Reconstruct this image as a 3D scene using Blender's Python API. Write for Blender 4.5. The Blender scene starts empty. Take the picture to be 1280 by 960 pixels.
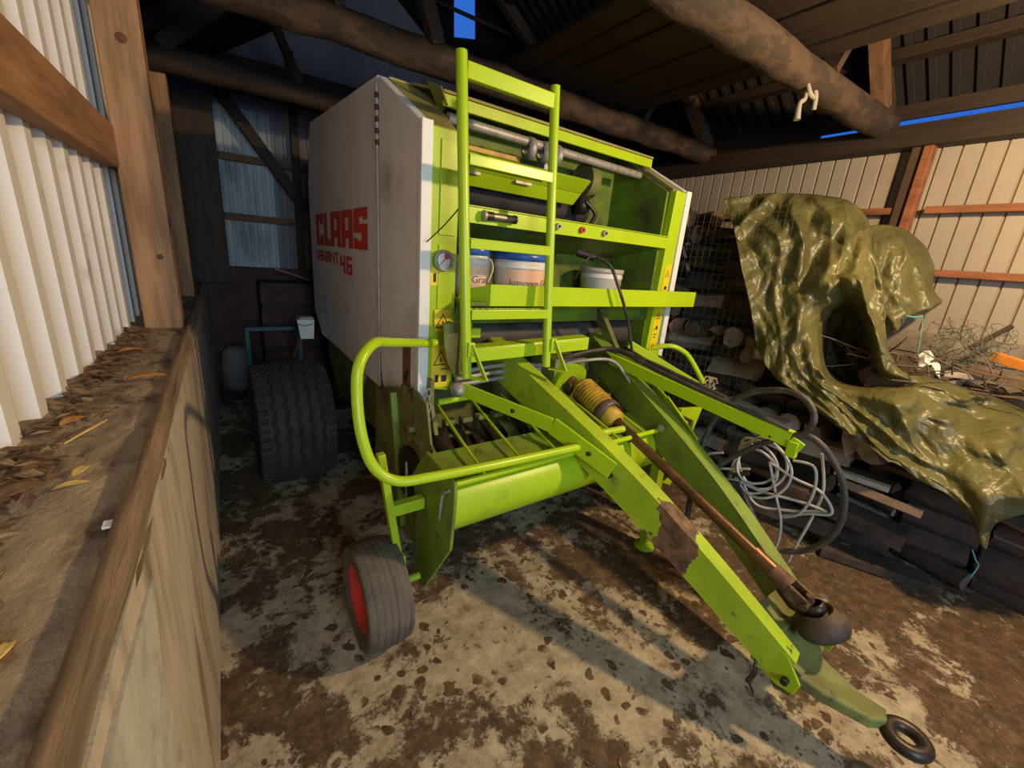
import bpy, math, random
from mathutils import Vector, Matrix, noise
C = bpy.context.scene.collection
random.seed(7)
V = Vector
PI = math.pi
WY = math.radians(1.585)          # the shed's long walls run this much off the machine's own axis

# ------------------------------------------------------------------ mesh builder
class MB:
    def __init__(s):
        s.v = []; s.f = []; s.m = []; s.k = 0; s.sm = []
    def add(s, vs, fs, smooth=False):
        b = len(s.v); s.v += [tuple(v) for v in vs]
        for f in fs:
            s.f.append([b + i for i in f]); s.m.append(s.k); s.sm.append(smooth)
        return s
    def hexa(s, p):       # 8 points: bottom ring 0-3, top ring 4-7
        return s.add(p, [(3,2,1,0),(4,5,6,7),(0,1,5,4),(1,2,6,5),(2,3,7,6),(3,0,4,7)])
    def box(s, lo, hi):
        x0,y0,z0 = lo; x1,y1,z1 = hi
        return s.hexa([(x0,y0,z0),(x1,y0,z0),(x1,y1,z0),(x0,y1,z0),(x0,y0,z1),(x1,y0,z1),(x1,y1,z1),(x0,y1,z1)])
    def bar(s, a, b, w, h, up=(0,0,1), w2=None, h2=None):
        a = V(a); b = V(b); d = (b-a).normalized(); u = V(up); sd = d.cross(u).normalized(); u = sd.cross(d).normalized()
        w2 = w if w2 is None else w2; h2 = h if h2 is None else h2
        P = []
        for c, ww, hh in ((a,w,h),(b,w2,h2)):
            P += [c-sd*ww/2-u*hh/2, c+sd*ww/2-u*hh/2, c+sd*ww/2+u*hh/2, c-sd*ww/2+u*hh/2]
        return s.add(P, [(0,1,2,3),(7,6,5,4),(0,4,5,1),(1,5,6,2),(2,6,7,3),(3,7,4,0)])
    def prism(s, pts, ext):
        n = len(pts); e = V(ext); p = [V(q) for q in pts]
        vs = p + [q+e for q in p]
        fs = [list(range(n))[::-1], [n+i for i in range(n)]] + [(i,(i+1)%n,n+(i+1)%n,n+i) for i in range(n)]
        return s.add(vs, fs)
    def tube(s, pts, r, seg=10, sub=6, closed=False, smooth=True, cap=True):
        P = [V(p) for p in pts]
        R = r if isinstance(r, (list, tuple)) else [r]*len(P)
        if smooth and len(P) > 2: P, R = catmull(P, R, sub, closed)
        n = len(P); rings = []
        t = (P[1]-P[0]).normalized(); ref = V((0,0,1)) if abs(t.z) < .9 else V((1,0,0))
        nrm = (ref - t*ref.dot(t)).normalized()
        for i in range(n):
            if closed: tt = (P[(i+1)%n]-P[i-1])
            else: tt = P[min(i+1,n-1)]-P[max(i-1,0)]
            if tt.length < 1e-7: tt = t
            tt.normalize(); nrm = nrm - tt*nrm.dot(tt)
            nrm = nrm.normalized() if nrm.length > 1e-6 else tt.orthogonal().normalized()
            bn = tt.cross(nrm)
            rings.append([P[i]+(nrm*math.cos(2*PI*j/seg)+bn*math.sin(2*PI*j/seg))*R[i] for j in range(seg)])
        vs = [v for rg in rings for v in rg]; fs = []
        for i in range(n if closed else n-1):
            for j in range(seg):
                a=i*seg+j; b=i*seg+(j+1)%seg; c=((i+1)%n)*seg+(j+1)%seg; d=((i+1)%n)*seg+j
                fs.append((a,b,c,d))
        s.add(vs, fs, True)
        if cap and not closed:
            s.add(rings[0], [list(range(seg))[::-1]]); s.add(rings[-1], [list(range(seg))])
        return s
    def lathe(s, prof, o, ax, seg=24, smooth=True, ends=True):   # prof: (r, t) along the axis
        o = V(o); ax = V(ax).normalized(); u = ax.orthogonal().normalized(); w = ax.cross(u)
        vs = []; fs = []
        for r, t in prof:
            for j in range(seg):
                a = 2*PI*j/seg; vs.append(o+ax*t+(u*math.cos(a)+w*math.sin(a))*max(r,1e-5))
        for i in range(len(prof)-1):
            for j in range(seg):
                fs.append((i*seg+j, i*seg+(j+1)%seg, (i+1)*seg+(j+1)%seg, (i+1)*seg+j))
        s.add(vs, fs, smooth)
        return s
    def cyl(s, a, b, r, seg=16, r2=None):
        a = V(a); b = V(b); L = (b-a).length; r2 = r if r2 is None else r2
        s.lathe([(r,0),(r2,L)], a, b-a, seg)
        ax = (b-a).normalized(); u = ax.orthogonal().normalized(); w = ax.cross(u)
        for c, rr, rev in ((a,r,True),(b,r2,False)):
            ring = [c+(u*math.cos(2*PI*j/seg)+w*math.sin(2*PI*j/seg))*rr for j in range(seg)]
            s.add(ring, [list(range(seg))[::-1] if rev else list(range(seg))])
        return s
    def grid(s, rows, smooth=True, close=False):
        n = len(rows); m = len(rows[0]); vs = [p for r in rows for p in r]; fs = []
        for i in range(n-1):
            for j in range(m-1): fs.append((i*m+j, i*m+j+1, (i+1)*m+j+1, (i+1)*m+j))
        return s.add(vs, fs, smooth)
    def obj(s, name, mats, parent=None, bevel=0, solid=0):
        me = bpy.data.meshes.new(name); me.from_pydata(s.v, [], s.f)
        mats = mats if isinstance(mats, (list, tuple)) else [mats]
        for m in mats: me.materials.append(m)
        for p, k, sm in zip(me.polygons, s.m, s.sm):
            p.material_index = min(k, len(mats)-1); p.use_smooth = sm
        me.update()
        o = bpy.data.objects.new(name, me); C.objects.link(o)
        if parent: 
            o.parent = parent; o.location = -root_of(parent)
        if solid:
            md = o.modifiers.new('solid', 'SOLIDIFY'); md.thickness = solid; md.offset = 0
        if bevel:
            md = o.modifiers.new('bevel', 'BEVEL'); md.width = bevel; md.segments = 2; md.limit_method = 'ANGLE'; md.angle_limit = math.radians(40)
        return o
def root_of(p):
    return V(p.location) if p.parent is None else V((0,0,0))
def catmull(P, R, sub, closed=False):
    n = len(P); out = []; ro = []
    rng = range(n) if closed else range(n-1)
    for i in rng:
        if closed: p0,p1,p2,p3 = P[i-1],P[i],P[(i+1)%n],P[(i+2)%n]; r1,r2 = R[i],R[(i+1)%n]
        else: p0,p1,p2,p3 = P[max(i-1,0)],P[i],P[i+1],P[min(i+2,n-1)]; r1,r2 = R[i],R[i+1]
        for k in range(sub):
            t = k/sub; t2=t*t; t3=t2*t
            out.append(.5*((2*p1)+(p2-p0)*t+(2*p0-5*p1+4*p2-p3)*t2+(3*p1-p0-3*p2+p3)*t3)); ro.append(r1+(r2-r1)*t)
    if not closed: out.append(P[-1]); ro.append(R[-1])
    return out, ro
def tag(o, label=None, cat=None, group=None, kind=None):
    if label: o['label'] = label
    if cat: o['category'] = cat
    if group: o['group'] = group
    if kind: o['kind'] = kind
    return o
def thing(name, label, cat, loc=(0,0,0), group=None):
    o = bpy.data.objects.new(name, None); o.location = loc; o.empty_display_size = .1; C.objects.link(o)
    return tag(o, label, cat, group)
def struct(name, mb, mat, **k):
    return tag(mb.obj(name, mat, **k), kind='structure')

# ------------------------------------------------------------------ materials
def mat(name, base, rough=.5, metal=0, dirt=None, dscale=4, dthr=.55, dsoft=.12, bump=0, bscale=40, vary=.0, vscale=6, stretch=(1,1,1), spec=.5,
        dirt2=None, d2scale=12, d2thr=.62, drough=None):
    m = bpy.data.materials.new(name); m.use_nodes = True; nt = m.node_tree; N = nt.nodes; L = nt.links
    b = N['Principled BSDF']; b.inputs['Roughness'].default_value = rough; b.inputs['Metallic'].default_value = metal
    b.inputs['Specular IOR Level'].default_value = spec
    tc = N.new('ShaderNodeTexCoord'); mp = N.new('ShaderNodeMapping'); mp.inputs['Scale'].default_value = stretch
    L.new(tc.outputs['Object'], mp.inputs['Vector'])
    def nz(sc, det=6, rg=.6):
        n = N.new('ShaderNodeTexNoise'); n.inputs['Scale'].default_value = sc; n.inputs['Detail'].default_value = det; n.inputs['Roughness'].default_value = rg
        L.new(mp.outputs['Vector'], n.inputs['Vector']); return n.outputs['Fac']
    def ramp(fac, lo, hi, c0=(0,0,0,1), c1=(1,1,1,1)):
        r = N.new('ShaderNodeValToRGB'); r.color_ramp.elements[0].position = max(0,lo); r.color_ramp.elements[1].position = min(1,hi)
        r.color_ramp.elements[0].color = c0; r.color_ramp.elements[1].color = c1; L.new(fac, r.inputs['Fac']); return r.outputs['Color']
    def mix(f, a, c, mode='MIX'):
        x = N.new('ShaderNodeMix'); x.data_type = 'RGBA'; x.blend_type = mode
        if isinstance(f, (int,float)): x.inputs[0].default_value = f
        else: L.new(f, x.inputs[0])
        for inp, q in ((x.inputs[6], a), (x.inputs[7], c)):
            if isinstance(q, tuple): inp.default_value = (*q[:3], 1)
            else: L.new(q, inp)
        return x.outputs[2]
    col = tuple(base)
    if vary:
        lo = tuple(max(0, c*(1-vary)) for c in base); hi = tuple(min(1, c*(1+vary)) for c in base)
        col = ramp(nz(vscale), .3, .7, (*lo,1), (*hi,1))
    if dirt:
        f = ramp(nz(dscale), dthr-dsoft, dthr+dsoft); col = mix(f, col, tuple(dirt))
        if drough is not None:
            rr = ramp(f, 0, 1, (rough,)*3+(1,), (drough,)*3+(1,)); L.new(rr, b.inputs['Roughness'])
    if dirt2:
        col = mix(ramp(nz(d2scale, 8, .7), d2thr-.04, d2thr+.04), col, tuple(dirt2))
    if isinstance(col, tuple): b.inputs['Base Color'].default_value = (*col, 1)
    else: L.new(col, b.inputs['Base Color'])
    if bump:
        bp = N.new('ShaderNodeBump'); bp.inputs['Strength'].default_value = bump; bp.inputs['Distance'].default_value = .01
        L.new(nz(bscale, 8, .65), bp.inputs['Height']); L.new(bp.outputs['Normal'], b.inputs['Normal'])
    m['h'] = 1
    return m
M = {}
GR = (.36,.53,.010)
M['green'] = mat('green_paint', GR, .38, dirt=(.13,.11,.03), dscale=7, dthr=.72, dsoft=.1, vary=.10, vscale=3, dirt2=(.09,.06,.02), d2scale=16, d2thr=.71, bump=.04, bscale=60)
M['green_clean'] = mat('green_paint_clean', (.42,.61,.010), .32, vary=.08, vscale=4, dirt=(.14,.12,.03), dscale=14, dthr=.78, dsoft=.06)
M['green_dirty'] = mat('green_paint_dusty', (.23,.28,.055), .6, dirt=(.09,.075,.035), dscale=5, dthr=.5, dsoft=.2, dirt2=(.04,.03,.015), d2scale=9, d2thr=.62, bump=.1, bscale=30)
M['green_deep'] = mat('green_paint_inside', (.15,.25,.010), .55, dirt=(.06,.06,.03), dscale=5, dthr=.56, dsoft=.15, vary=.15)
M['green_worn'] = mat('green_paint_worn', (.33,.48,.02), .42, dirt=(.12,.06,.03), dscale=5.5, dthr=.63, dsoft=.03, vary=.18, vscale=5, dirt2=(.07,.04,.02), d2scale=18, d2thr=.66, bump=.08, bscale=50)
M['green_mid'] = mat('green_paint_dulled', (.20,.31,.025), .5, dirt=(.11,.10,.04), dscale=6, dthr=.58, dsoft=.15, vary=.2, dirt2=(.06,.05,.02), d2scale=12, d2thr=.66)
def worn_arm():
    m = mat('green_paint_worn_arm', (.36,.50,.02), .42, dirt=(.16,.13,.05), dscale=5.5, dthr=.66, dsoft=.08, vary=.18, vscale=5, dirt2=(.07,.04,.02), d2scale=18, d2thr=.67, bump=.08, bscale=50)
    nt = m.node_tree; N = nt.nodes; L = nt.links; b = N['Principled BSDF']; tc = N['Texture Coordinate']
    src = b.inputs['Base Color'].links[0].from_socket
    sp = N.new('ShaderNodeSeparateXYZ'); L.new(tc.outputs['Object'], sp.inputs[0])
    n = N.new('ShaderNodeTexNoise'); n.inputs['Scale'].default_value = 11; n.inputs['Detail'].default_value = 6; L.new(tc.outputs['Object'], n.inputs['Vector'])
    a = N.new('ShaderNodeMath'); a.operation = 'MULTIPLY_ADD'; a.inputs[1].default_value = .34; L.new(n.outputs['Fac'], a.inputs[0]); L.new(sp.outputs[1], a.inputs[2])
    d = N.new('ShaderNodeMath'); d.operation = 'SUBTRACT'; L.new(a.outputs[0], d.inputs[0]); d.inputs[1].default_value = .90
    ab = N.new('ShaderNodeMath'); ab.operation = 'ABSOLUTE'; L.new(d.outputs[0], ab.inputs[0])
    r = N.new('ShaderNodeValToRGB'); r.color_ramp.elements[0].position = .058; r.color_ramp.elements[0].color = (1,1,1,1); r.color_ramp.elements[1].position = .066; r.color_ramp.elements[1].color = (0,0,0,1); L.new(ab.outputs[0], r.inputs['Fac']); n2 = N.new('ShaderNodeTexNoise'); n2.inputs['Scale'].default_value = 26; n2.inputs['Detail'].default_value = 8; L.new(tc.outputs['Object'], n2.inputs['Vector']); r2 = N.new('ShaderNodeValToRGB'); r2.color_ramp.elements[0].position = .38; r2.color_ramp.elements[0].color = (.08,.05,.035,1); r2.color_ramp.elements[1].position = .66; r2.color_ramp.elements[1].color = (.26,.13,.06,1); L.new(n2.outputs['Fac'], r2.inputs['Fac'])
    x = N.new('ShaderNodeMix'); x.data_type = 'RGBA'; L.new(r.outputs['Color'], x.inputs[0]); L.new(src, x.inputs[6]); L.new(r2.outputs['Color'], x.inputs[7])
    L.new(x.outputs[2], b.inputs['Base Color']); return m
M['worn_arm'] = worn_arm()
M['rustpatch'] = mat('bare_rusted_patch', (.24,.12,.06), .7, dirt=(.10,.06,.04), dscale=12, dthr=.5, vary=.3, vscale=10, bump=.1)
M['hood'] = mat('green_paint_dust_covered', (.32,.30,.07), .75, vary=.15, vscale=8, dirt=(.25,.2,.1), dscale=9, dthr=.55)
M['white'] = mat('white_panel_paint', (.74,.75,.76), .6, vary=.08, vscale=5, dirt=(.35,.32,.27), dscale=2.5, dthr=.68, dsoft=.12, dirt2=(.2,.17,.13), d2scale=60, d2thr=.72)
M['whiteedge'] = mat('white_panel_edge', (.80,.80,.76), .45, dirt=(.5,.47,.4), dscale=30, dthr=.7)
M['red'] = mat('red_lettering', (.62,.05,.02), .6, vary=.1)
M['redrim'] = mat('red_rim_paint', (.75,.05,.05), .5, dirt=(.2,.08,.04), dscale=10, dthr=.6)
M['rubber'] = mat('dusty_rubber', (.10,.082,.062), .85, vary=.3, vscale=14, bump=.15, bscale=60, dirt=(.15,.12,.085), dscale=9, dthr=.6)
M['rubber_d'] = mat('dark_rubber', (.035,.032,.034), .8, vary=.3, vscale=12, bump=.15, bscale=60)
M['hose'] = mat('black_hose', (.045,.038,.036), .55, vary=.3, vscale=20, dirt=(.10,.07,.05), dscale=20, dthr=.6)
M['cable'] = mat('grey_cable', (.42,.41,.38), .5, vary=.15, vscale=25, dirt=(.14,.11,.08), dscale=25, dthr=.66)
M['steel'] = mat('worn_steel', (.42,.36,.30), .35, .85, dirt=(.13,.06,.03), dscale=12, dthr=.5, drough=.8, stretch=(1,1,1))
M['rust'] = mat('rusty_steel', (.17,.09,.045), .7, .3, dirt=(.06,.04,.025), dscale=14, dthr=.55, bump=.1, bscale=60, vary=.3, vscale=20)
M['shaft'] = mat('rusty_shaft', (.20,.11,.05), .42, .75, dirt=(.09,.055,.03), dscale=9, dthr=.55, bump=.08, vary=.3, vscale=20)
M['greasy'] = mat('greasy_black_metal', (.045,.035,.028), .4, .4, vary=.3, vscale=18, bump=.1)
M['zinc'] = mat('zinc_metal', (.38,.37,.34), .5, .35, dirt=(.2,.17,.13), dscale=25, dthr=.6)
M['cup'] = mat('muddy_black_plastic', (.05,.035,.026), .65, vary=.4, vscale=14, dirt=(.12,.08,.05), dscale=12, dthr=.6, bump=.2, bscale=40)
M['yplastic'] = mat('yellow_plastic_guard', (.52,.34,.03), .5, dirt=(.16,.09,.03), dscale=10, dthr=.56, vary=.2, vscale=10)
M['purple'] = mat('dirty_collar', (.09,.06,.06), .5, vary=.3, vscale=15)
M['sticker'] = mat('yellow_sticker', (.80,.62,.02), .45, dirt=(.35,.22,.03), dscale=22, dthr=.68)
M['orange_sticker'] = mat('faded_orange_sticker', (.22,.10,.045), .6)
M['black'] = mat('black_print', (.015,.013,.012), .6)
M['bluelid'] = mat('blue_lid', (.03,.13,.55), .3, vary=.1)
M['tub'] = mat('white_tub_plastic', (.72,.70,.66), .4)
M['publabel'] = mat('peach_label', (.80,.52,.34), .5, vary=.08)
M['ink'] = mat('grey_print', (.16,.13,.11), .6)
M['clear'] = mat('grey_translucent_lid', (.45,.42,.36), .2)
M['cork'] = mat('dark_belt', (.06,.055,.05), .6, vary=.3)
# wood
def wood(name, c, stretch, rough=.7, bump=.25, dark=.45, scale=3):
    m = mat(name, c, rough, vary=.22, vscale=scale*2, stretch=stretch, dirt=tuple(q*dark for q in c), dscale=scale*1.6, dthr=.6, dsoft=.14, bump=bump, bscale=scale*12)
    return m
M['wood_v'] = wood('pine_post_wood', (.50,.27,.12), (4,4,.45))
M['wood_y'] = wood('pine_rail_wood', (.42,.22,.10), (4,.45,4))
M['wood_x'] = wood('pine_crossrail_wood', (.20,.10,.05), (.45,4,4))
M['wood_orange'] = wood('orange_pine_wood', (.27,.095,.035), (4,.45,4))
M['weblit'] = wood('lit_web_wood', (.17,.09,.045), (4,4,.45))  # paler copy of the truss wood, for the strut that catches the light
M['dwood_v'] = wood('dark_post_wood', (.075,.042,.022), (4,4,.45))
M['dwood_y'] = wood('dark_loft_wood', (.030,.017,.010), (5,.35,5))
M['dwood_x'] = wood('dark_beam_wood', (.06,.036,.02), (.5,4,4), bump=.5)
M['logwood'] = mat('peeling_log_wood', (.080,.047,.024), .85, dirt=(.035,.022,.013), dscale=5, dthr=.5, dsoft=.05, bump=.6, bscale=14, vary=.25, vscale=5, stretch=(1,2,2))
M['bark'] = mat('firewood_bark', (.075,.048,.033), .9, dirt=(.035,.025,.018), dscale=6, dthr=.5, bump=.6, bscale=22, vary=.35, vscale=5, stretch=(1,1,1))
M['split'] = mat('firewood_split_face', (.20,.13,.085), .85, dirt=(.12,.08,.05), dscale=7, dthr=.55, bump=.5, bscale=25, vary=.3, vscale=7)
M['splitpale'] = mat('firewood_pale_face', (.45,.37,.29), .85, dirt=(.2,.15,.1), dscale=8, dthr=.55, bump=.5, bscale=25, vary=.2, vscale=7)
def tarp_mat():
    m = mat('olive_tarpaulin', (.115,.108,.036), .42, vary=.25, vscale=4, spec=.55, dirt=(.065,.06,.024), dscale=3, dthr=.6)
    nt = m.node_tree; N = nt.nodes; L = nt.links; b = N['Principled BSDF']; tc = N['Texture Coordinate']
    wn = N.new('ShaderNodeTexNoise'); wn.inputs['Scale'].default_value = 8; L.new(tc.outputs['Object'], wn.inputs['Vector'])
    ad = N.new('ShaderNodeVectorMath'); ad.operation = 'MULTIPLY_ADD'; ad.inputs[1].default_value = (.12,.12,.12); L.new(wn.outputs['Color'], ad.inputs[0]); L.new(tc.outputs['Object'], ad.inputs[2])
    prev = None
    for sc_, st, di in ((9,.7,.02),(24,.45,.008)):
        v = N.new('ShaderNodeTexVoronoi'); v.feature = 'DISTANCE_TO_EDGE'; v.inputs['Scale'].default_value = sc_; L.new(ad.outputs[0], v.inputs['Vector'])
        bp = N.new('ShaderNodeBump'); bp.inputs['Strength'].default_value = st; bp.inputs['Distance'].default_value = di; L.new(v.outputs['Distance'], bp.inputs['Height'])
        if prev: L.new(prev.outputs['Normal'], bp.inputs['Normal'])
        prev = bp
    L.new(prev.outputs['Normal'], b.inputs['Normal']); return m
M['tarp'] = tarp_mat()
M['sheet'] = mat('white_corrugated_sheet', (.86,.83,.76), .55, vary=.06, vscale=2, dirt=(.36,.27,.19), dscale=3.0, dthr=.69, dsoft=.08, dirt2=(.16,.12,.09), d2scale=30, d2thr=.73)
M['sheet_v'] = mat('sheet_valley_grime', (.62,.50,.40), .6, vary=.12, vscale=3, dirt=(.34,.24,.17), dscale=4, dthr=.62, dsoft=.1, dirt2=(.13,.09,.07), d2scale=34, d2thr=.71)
M['sheet_r'] = mat('cream_corrugated_sheet', (.34,.29,.225), .6, vary=.08, vscale=2, dirt=(.3,.24,.17), dscale=3, dthr=.7)
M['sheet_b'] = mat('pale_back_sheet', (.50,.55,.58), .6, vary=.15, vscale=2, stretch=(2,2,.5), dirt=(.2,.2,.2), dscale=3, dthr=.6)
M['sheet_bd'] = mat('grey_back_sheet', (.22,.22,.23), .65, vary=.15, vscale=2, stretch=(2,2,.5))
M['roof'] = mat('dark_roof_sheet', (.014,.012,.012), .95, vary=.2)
M['brick'] = mat('dark_brickwork', (.10,.055,.04), .9, vary=.35, vscale=9, bump=.5, bscale=20)
M['leafo'] = mat('orange_dry_leaf', (.62,.27,.06), .7, vary=.25, vscale=40)
M['leafb'] = mat('brown_dry_leaf', (.20,.11,.055), .8, vary=.35, vscale=30, bump=.4)
M['leafy'] = mat('yellow_dry_leaf', (.70,.48,.14), .7, vary=.2, vscale=40)
M['paper'] = mat('white_paper', (.75,.72,.68), .7, vary=.08, vscale=20)
M['orange'] = mat('orange_board', (.75,.27,.04), .6, vary=.2)
M['teal'] = mat('teal_frame_paint', (.03,.13,.14), .6, vary=.2)
M['pink'] = mat('pale_red_pole', (.42,.16,.13), .6)
M['twig'] = mat('dry_twigs', (.14,.10,.07), .85, vary=.3)
M['net'] = mat('grey_green_netting', (.12,.13,.08), .7)
M['rope'] = mat('turquoise_twine', (.12,.42,.38), .7)
M['rag'] = mat('pale_rag', (.30,.27,.20), .8)

def floor_mat():
    m = bpy.data.materials.new('dirty_concrete_floor'); m.use_nodes = True; nt = m.node_tree; N = nt.nodes; L = nt.links
    b = N['Principled BSDF']; tc = N.new('ShaderNodeTexCoord')
    def nz(sc, det=8, rg=.6, vec=None, dist=0):
        n = N.new('ShaderNodeTexNoise'); n.inputs['Scale'].default_value = sc; n.inputs['Detail'].default_value = det
        n.inputs['Roughness'].default_value = rg; n.inputs['Distortion'].default_value = dist
        L.new(vec or tc.outputs['Object'], n.inputs['Vector']); return n.outputs['Fac']
    def ramp(fac, *st):
        r = N.new('ShaderNodeValToRGB'); e = r.color_ramp.elements
        e[0].position = st[0][0]; e[0].color = (*st[0][1],1); e[1].position = st[-1][0]; e[1].color = (*st[-1][1],1)
        for p, c in st[1:-1]:
            q = e.new(p); q.color = (*c,1)
        L.new(fac, r.inputs['Fac']); return r.outputs['Color']
    def mth(op, a, c):
        x = N.new('ShaderNodeMath'); x.operation = op
        for i, q in enumerate((a,c)):
            if isinstance(q,(int,float)): x.inputs[i].default_value = q
            else: L.new(q, x.inputs[i])
        return x.outputs[0]
    def mix(f, a, c):
        x = N.new('ShaderNodeMix'); x.data_type = 'RGBA'; L.new(f, x.inputs[0]); L.new(a, x.inputs[6]); L.new(c, x.inputs[7]); return x.outputs[2]
    # pale screed and the dung-brown crust that is breaking off it
    pale = ramp(nz(9,12,.78), (.34,(.17,.115,.065)), (.46,(.36,.285,.18)), (.6,(.50,.415,.275)), (.75,(.60,.52,.37)))
    dirt = ramp(nz(16,12,.8), (.32,(.035,.020,.010)), (.47,(.085,.050,.024)), (.58,(.15,.092,.045)), (.72,(.27,.18,.095)))
    sep = N.new('ShaderNodeSeparateXYZ'); L.new(tc.outputs['Object'], sep.inputs[0])
    mr = N.new('ShaderNodeMapRange'); L.new(sep.outputs[1], mr.inputs[0]); mr.inputs[1].default_value = .9; mr.inputs[2].default_value = 2.6; mr.inputs[3].default_value = 0; mr.inputs[4].default_value = .035
    mr2 = N.new('ShaderNodeMapRange'); L.new(sep.outputs[0], mr2.inputs[0]); mr2.inputs[1].default_value = 1.3; mr2.inputs[2].default_value = 2.6; mr2.inputs[3].default_value = 0; mr2.inputs[4].default_value = .045
    big = nz(1.3,3,.5); mid = nz(5.0,12,.78, dist=.15)
    a = mth('ADD', mth('MULTIPLY', big, .40), mth('MULTIPLY', mid, .60))
    a = mth('ADD', a, mr.outputs[0]); a = mth('ADD', a, mr2.outputs[0])
    f1 = ramp(a, (.505,(0,0,0)), (.530,(1,1,1)))
    vor = N.new('ShaderNodeTexVoronoi'); vor.inputs['Scale'].default_value = 13
    wrp = N.new('ShaderNodeVectorMath'); wrp.operation = 'ADD'; nn = N.new('ShaderNodeTexNoise'); nn.inputs['Scale'].default_value = 12; L.new(tc.outputs['Object'], nn.inputs['Vector'])
    sc = N.new('ShaderNodeVectorMath'); sc.operation = 'SCALE'; sc.inputs['Scale'].default_value = .09; L.new(nn.outputs['Color'], sc.inputs[0])
    L.new(tc.outputs['Object'], wrp.inputs[0]); L.new(sc.outputs[0], wrp.inputs[1]); L.new(wrp.outputs[0], vor.inputs['Vector'])
    spots = ramp(vor.outputs['Distance'], (.26,(1,1,1)), (.31,(0,0,0)))
    spots = mth('MULTIPLY', spots, ramp(nz(3,3), (.42,(0,0,0)), (.50,(1,1,1))))
    f = mth('MAXIMUM', f1, spots)
    col = mix(f, pale, dirt)
    L.new(col, b.inputs['Base Color']); b.inputs['Roughness'].default_value = .85
    bp = N.new('ShaderNodeBump'); bp.inputs['Strength'].default_value = .55; bp.inputs['Distance'].default_value = .012
    h = mth('ADD', mth('MULTIPLY', f, .5), mth('MULTIPLY', nz(60,6,.7), .5)); L.new(h, bp.inputs['Height']); L.new(bp.outputs['Normal'], b.inputs['Normal'])
    return m
M['floor'] = floor_mat()
M['conc'] = mat('plastered_concrete', (.56,.48,.37), .8, vary=.16, vscale=3, stretch=(1,3,.6), dirt=(.22,.17,.12), dscale=3, dthr=.58, bump=.3, bscale=25)
M['plaster'] = mat('pale_broken_plaster', (.50,.49,.41), .8, vary=.12, vscale=6, dirt=(.28,.24,.17), dscale=8, dthr=.6, bump=.3)
M['base'] = mat('stained_cladding', (.34,.29,.22), .85, vary=.2, dirt=(.12,.09,.06), dscale=3, dthr=.52, bump=.3)
M['sill'] = mat('grimy_sill', (.43,.33,.22), .85, vary=.3, vscale=9, dirt=(.13,.08,.05), dscale=5.5, dthr=.57, dsoft=.07, bump=1.0, bscale=30, stretch=(2,1,1), dirt2=(.56,.47,.34), d2scale=22, d2thr=.66)

# ------------------------------------------------------------------ shed
cw, sw = math.cos(WY), math.sin(WY)
def W(u, y, z):       # shed coordinates -> world: u across, y along the long walls
    return V((u*cw + y*sw, -u*sw + y*cw, z))
def wbox(mb, u0, y0, z0, u1, y1, z1):
    return mb.hexa([W(u0,y0,z0),W(u1,y0,z0),W(u1,y1,z0),W(u0,y1,z0),W(u0,y0,z1),W(u1,y0,z1),W(u1,y1,z1),W(u0,y1,z1)])
def corr_wall(u, y0, y1, z0, z1, pitch, depth, axis='y', side=1, sub=1, prof=None):
    """corrugated sheet standing along an axis; trapezoid ribs"""
    two = prof is None; prof = prof or ((0,0),(.54,0),(.62,1),(.92,1),(1.0,0))
    mb = MB(); rows = [[],[]]
    n = int((y1-y0)/pitch)+1
    for k in range(n):
        for t, d in prof[:-1]:
            y = y0+(k+t)*pitch
            if y > y1: continue
            for i, z in enumerate((z0, z1)):
                p = W(u+side*d*depth, y, z) if axis == 'y' else W(y, u+side*d*depth, z)
                rows[i].append(p)
    mb.grid(rows, smooth=False)
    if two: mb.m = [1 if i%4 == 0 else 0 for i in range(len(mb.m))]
    return mb
fl = MB(); fl.add([(-3,-5,0),(7,-5,0),(7,8,0),(-3,8,0)], [(0,1,2,3)]); struct('floor', fl, M['floor'])
# left: low concrete wall, its sill, the ribbed sheet on its outer edge
SZ = 1.075
w = MB(); wbox(w, -.52, -1.2, 0, -.15, 5.5, SZ-.012)
w.k = 1; w.prism([W(-.150,.78,1.0),W(-.150,.50,1.03),W(-.150,.2,1.02),W(-.150,.2,.3),W(-.150,.70,.35),W(-.150,.735,.62),W(-.150,.72,.86)][::-1], W(.006,0,0)-W(0,0,0))
struct('wall_left', w, [M['conc'], M['plaster']])
sl = MB(); rows = []
for i in range(150):
    y = -1.2+i*.045; r = []
    for j in range(14):
        u = -.43+j*(.25/13); d = noise.fractal(V((u*9,y*5,2.3)), 1, 2, 4)
        z = SZ+.006*d + (.022 if j < 5 else 0)*max(0, .6+noise.noise(V((u*12,y*4,7))))*(1-j/5 if j < 5 else 0)
        r.append(W(u, y, z))
    rows.append(r)
sl.grid(rows); struct('trim_1', sl, M['sill'])
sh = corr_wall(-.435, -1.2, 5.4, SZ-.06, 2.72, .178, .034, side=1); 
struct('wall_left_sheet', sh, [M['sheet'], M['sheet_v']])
# weathered timber along the inner edge
eb = MB(); rows = []
for i in range(140):
    y = -1.1+i*.047
    r = []
    for j, (du, dz) in enumerate(((-.060,-.02),(-.056,.014),(-.032,.026),(-.012,.024),(-.001,.008),(.003,-.03),(.001,-.060))):
        n1 = noise.fractal(V((j*1.7, y*2.2, 3.1)), 1, 2, 5); n2 = noise.noise(V((j*3.1, y*9, 9)))
        r.append(W(-.151+du*.62-abs(.007*n1)+.002*n2, y, SZ+dz+.006*n2+.004*n1))
    rows.append(r)
eb.grid(rows); tag(eb.obj('sill_edge_board', wood('weathered_edge_wood', (.46,.31,.18), (11,.5,11), bump=1, dark=.28)), 'splintered weathered board along the inner edge of the concrete sill', 'board')
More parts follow.
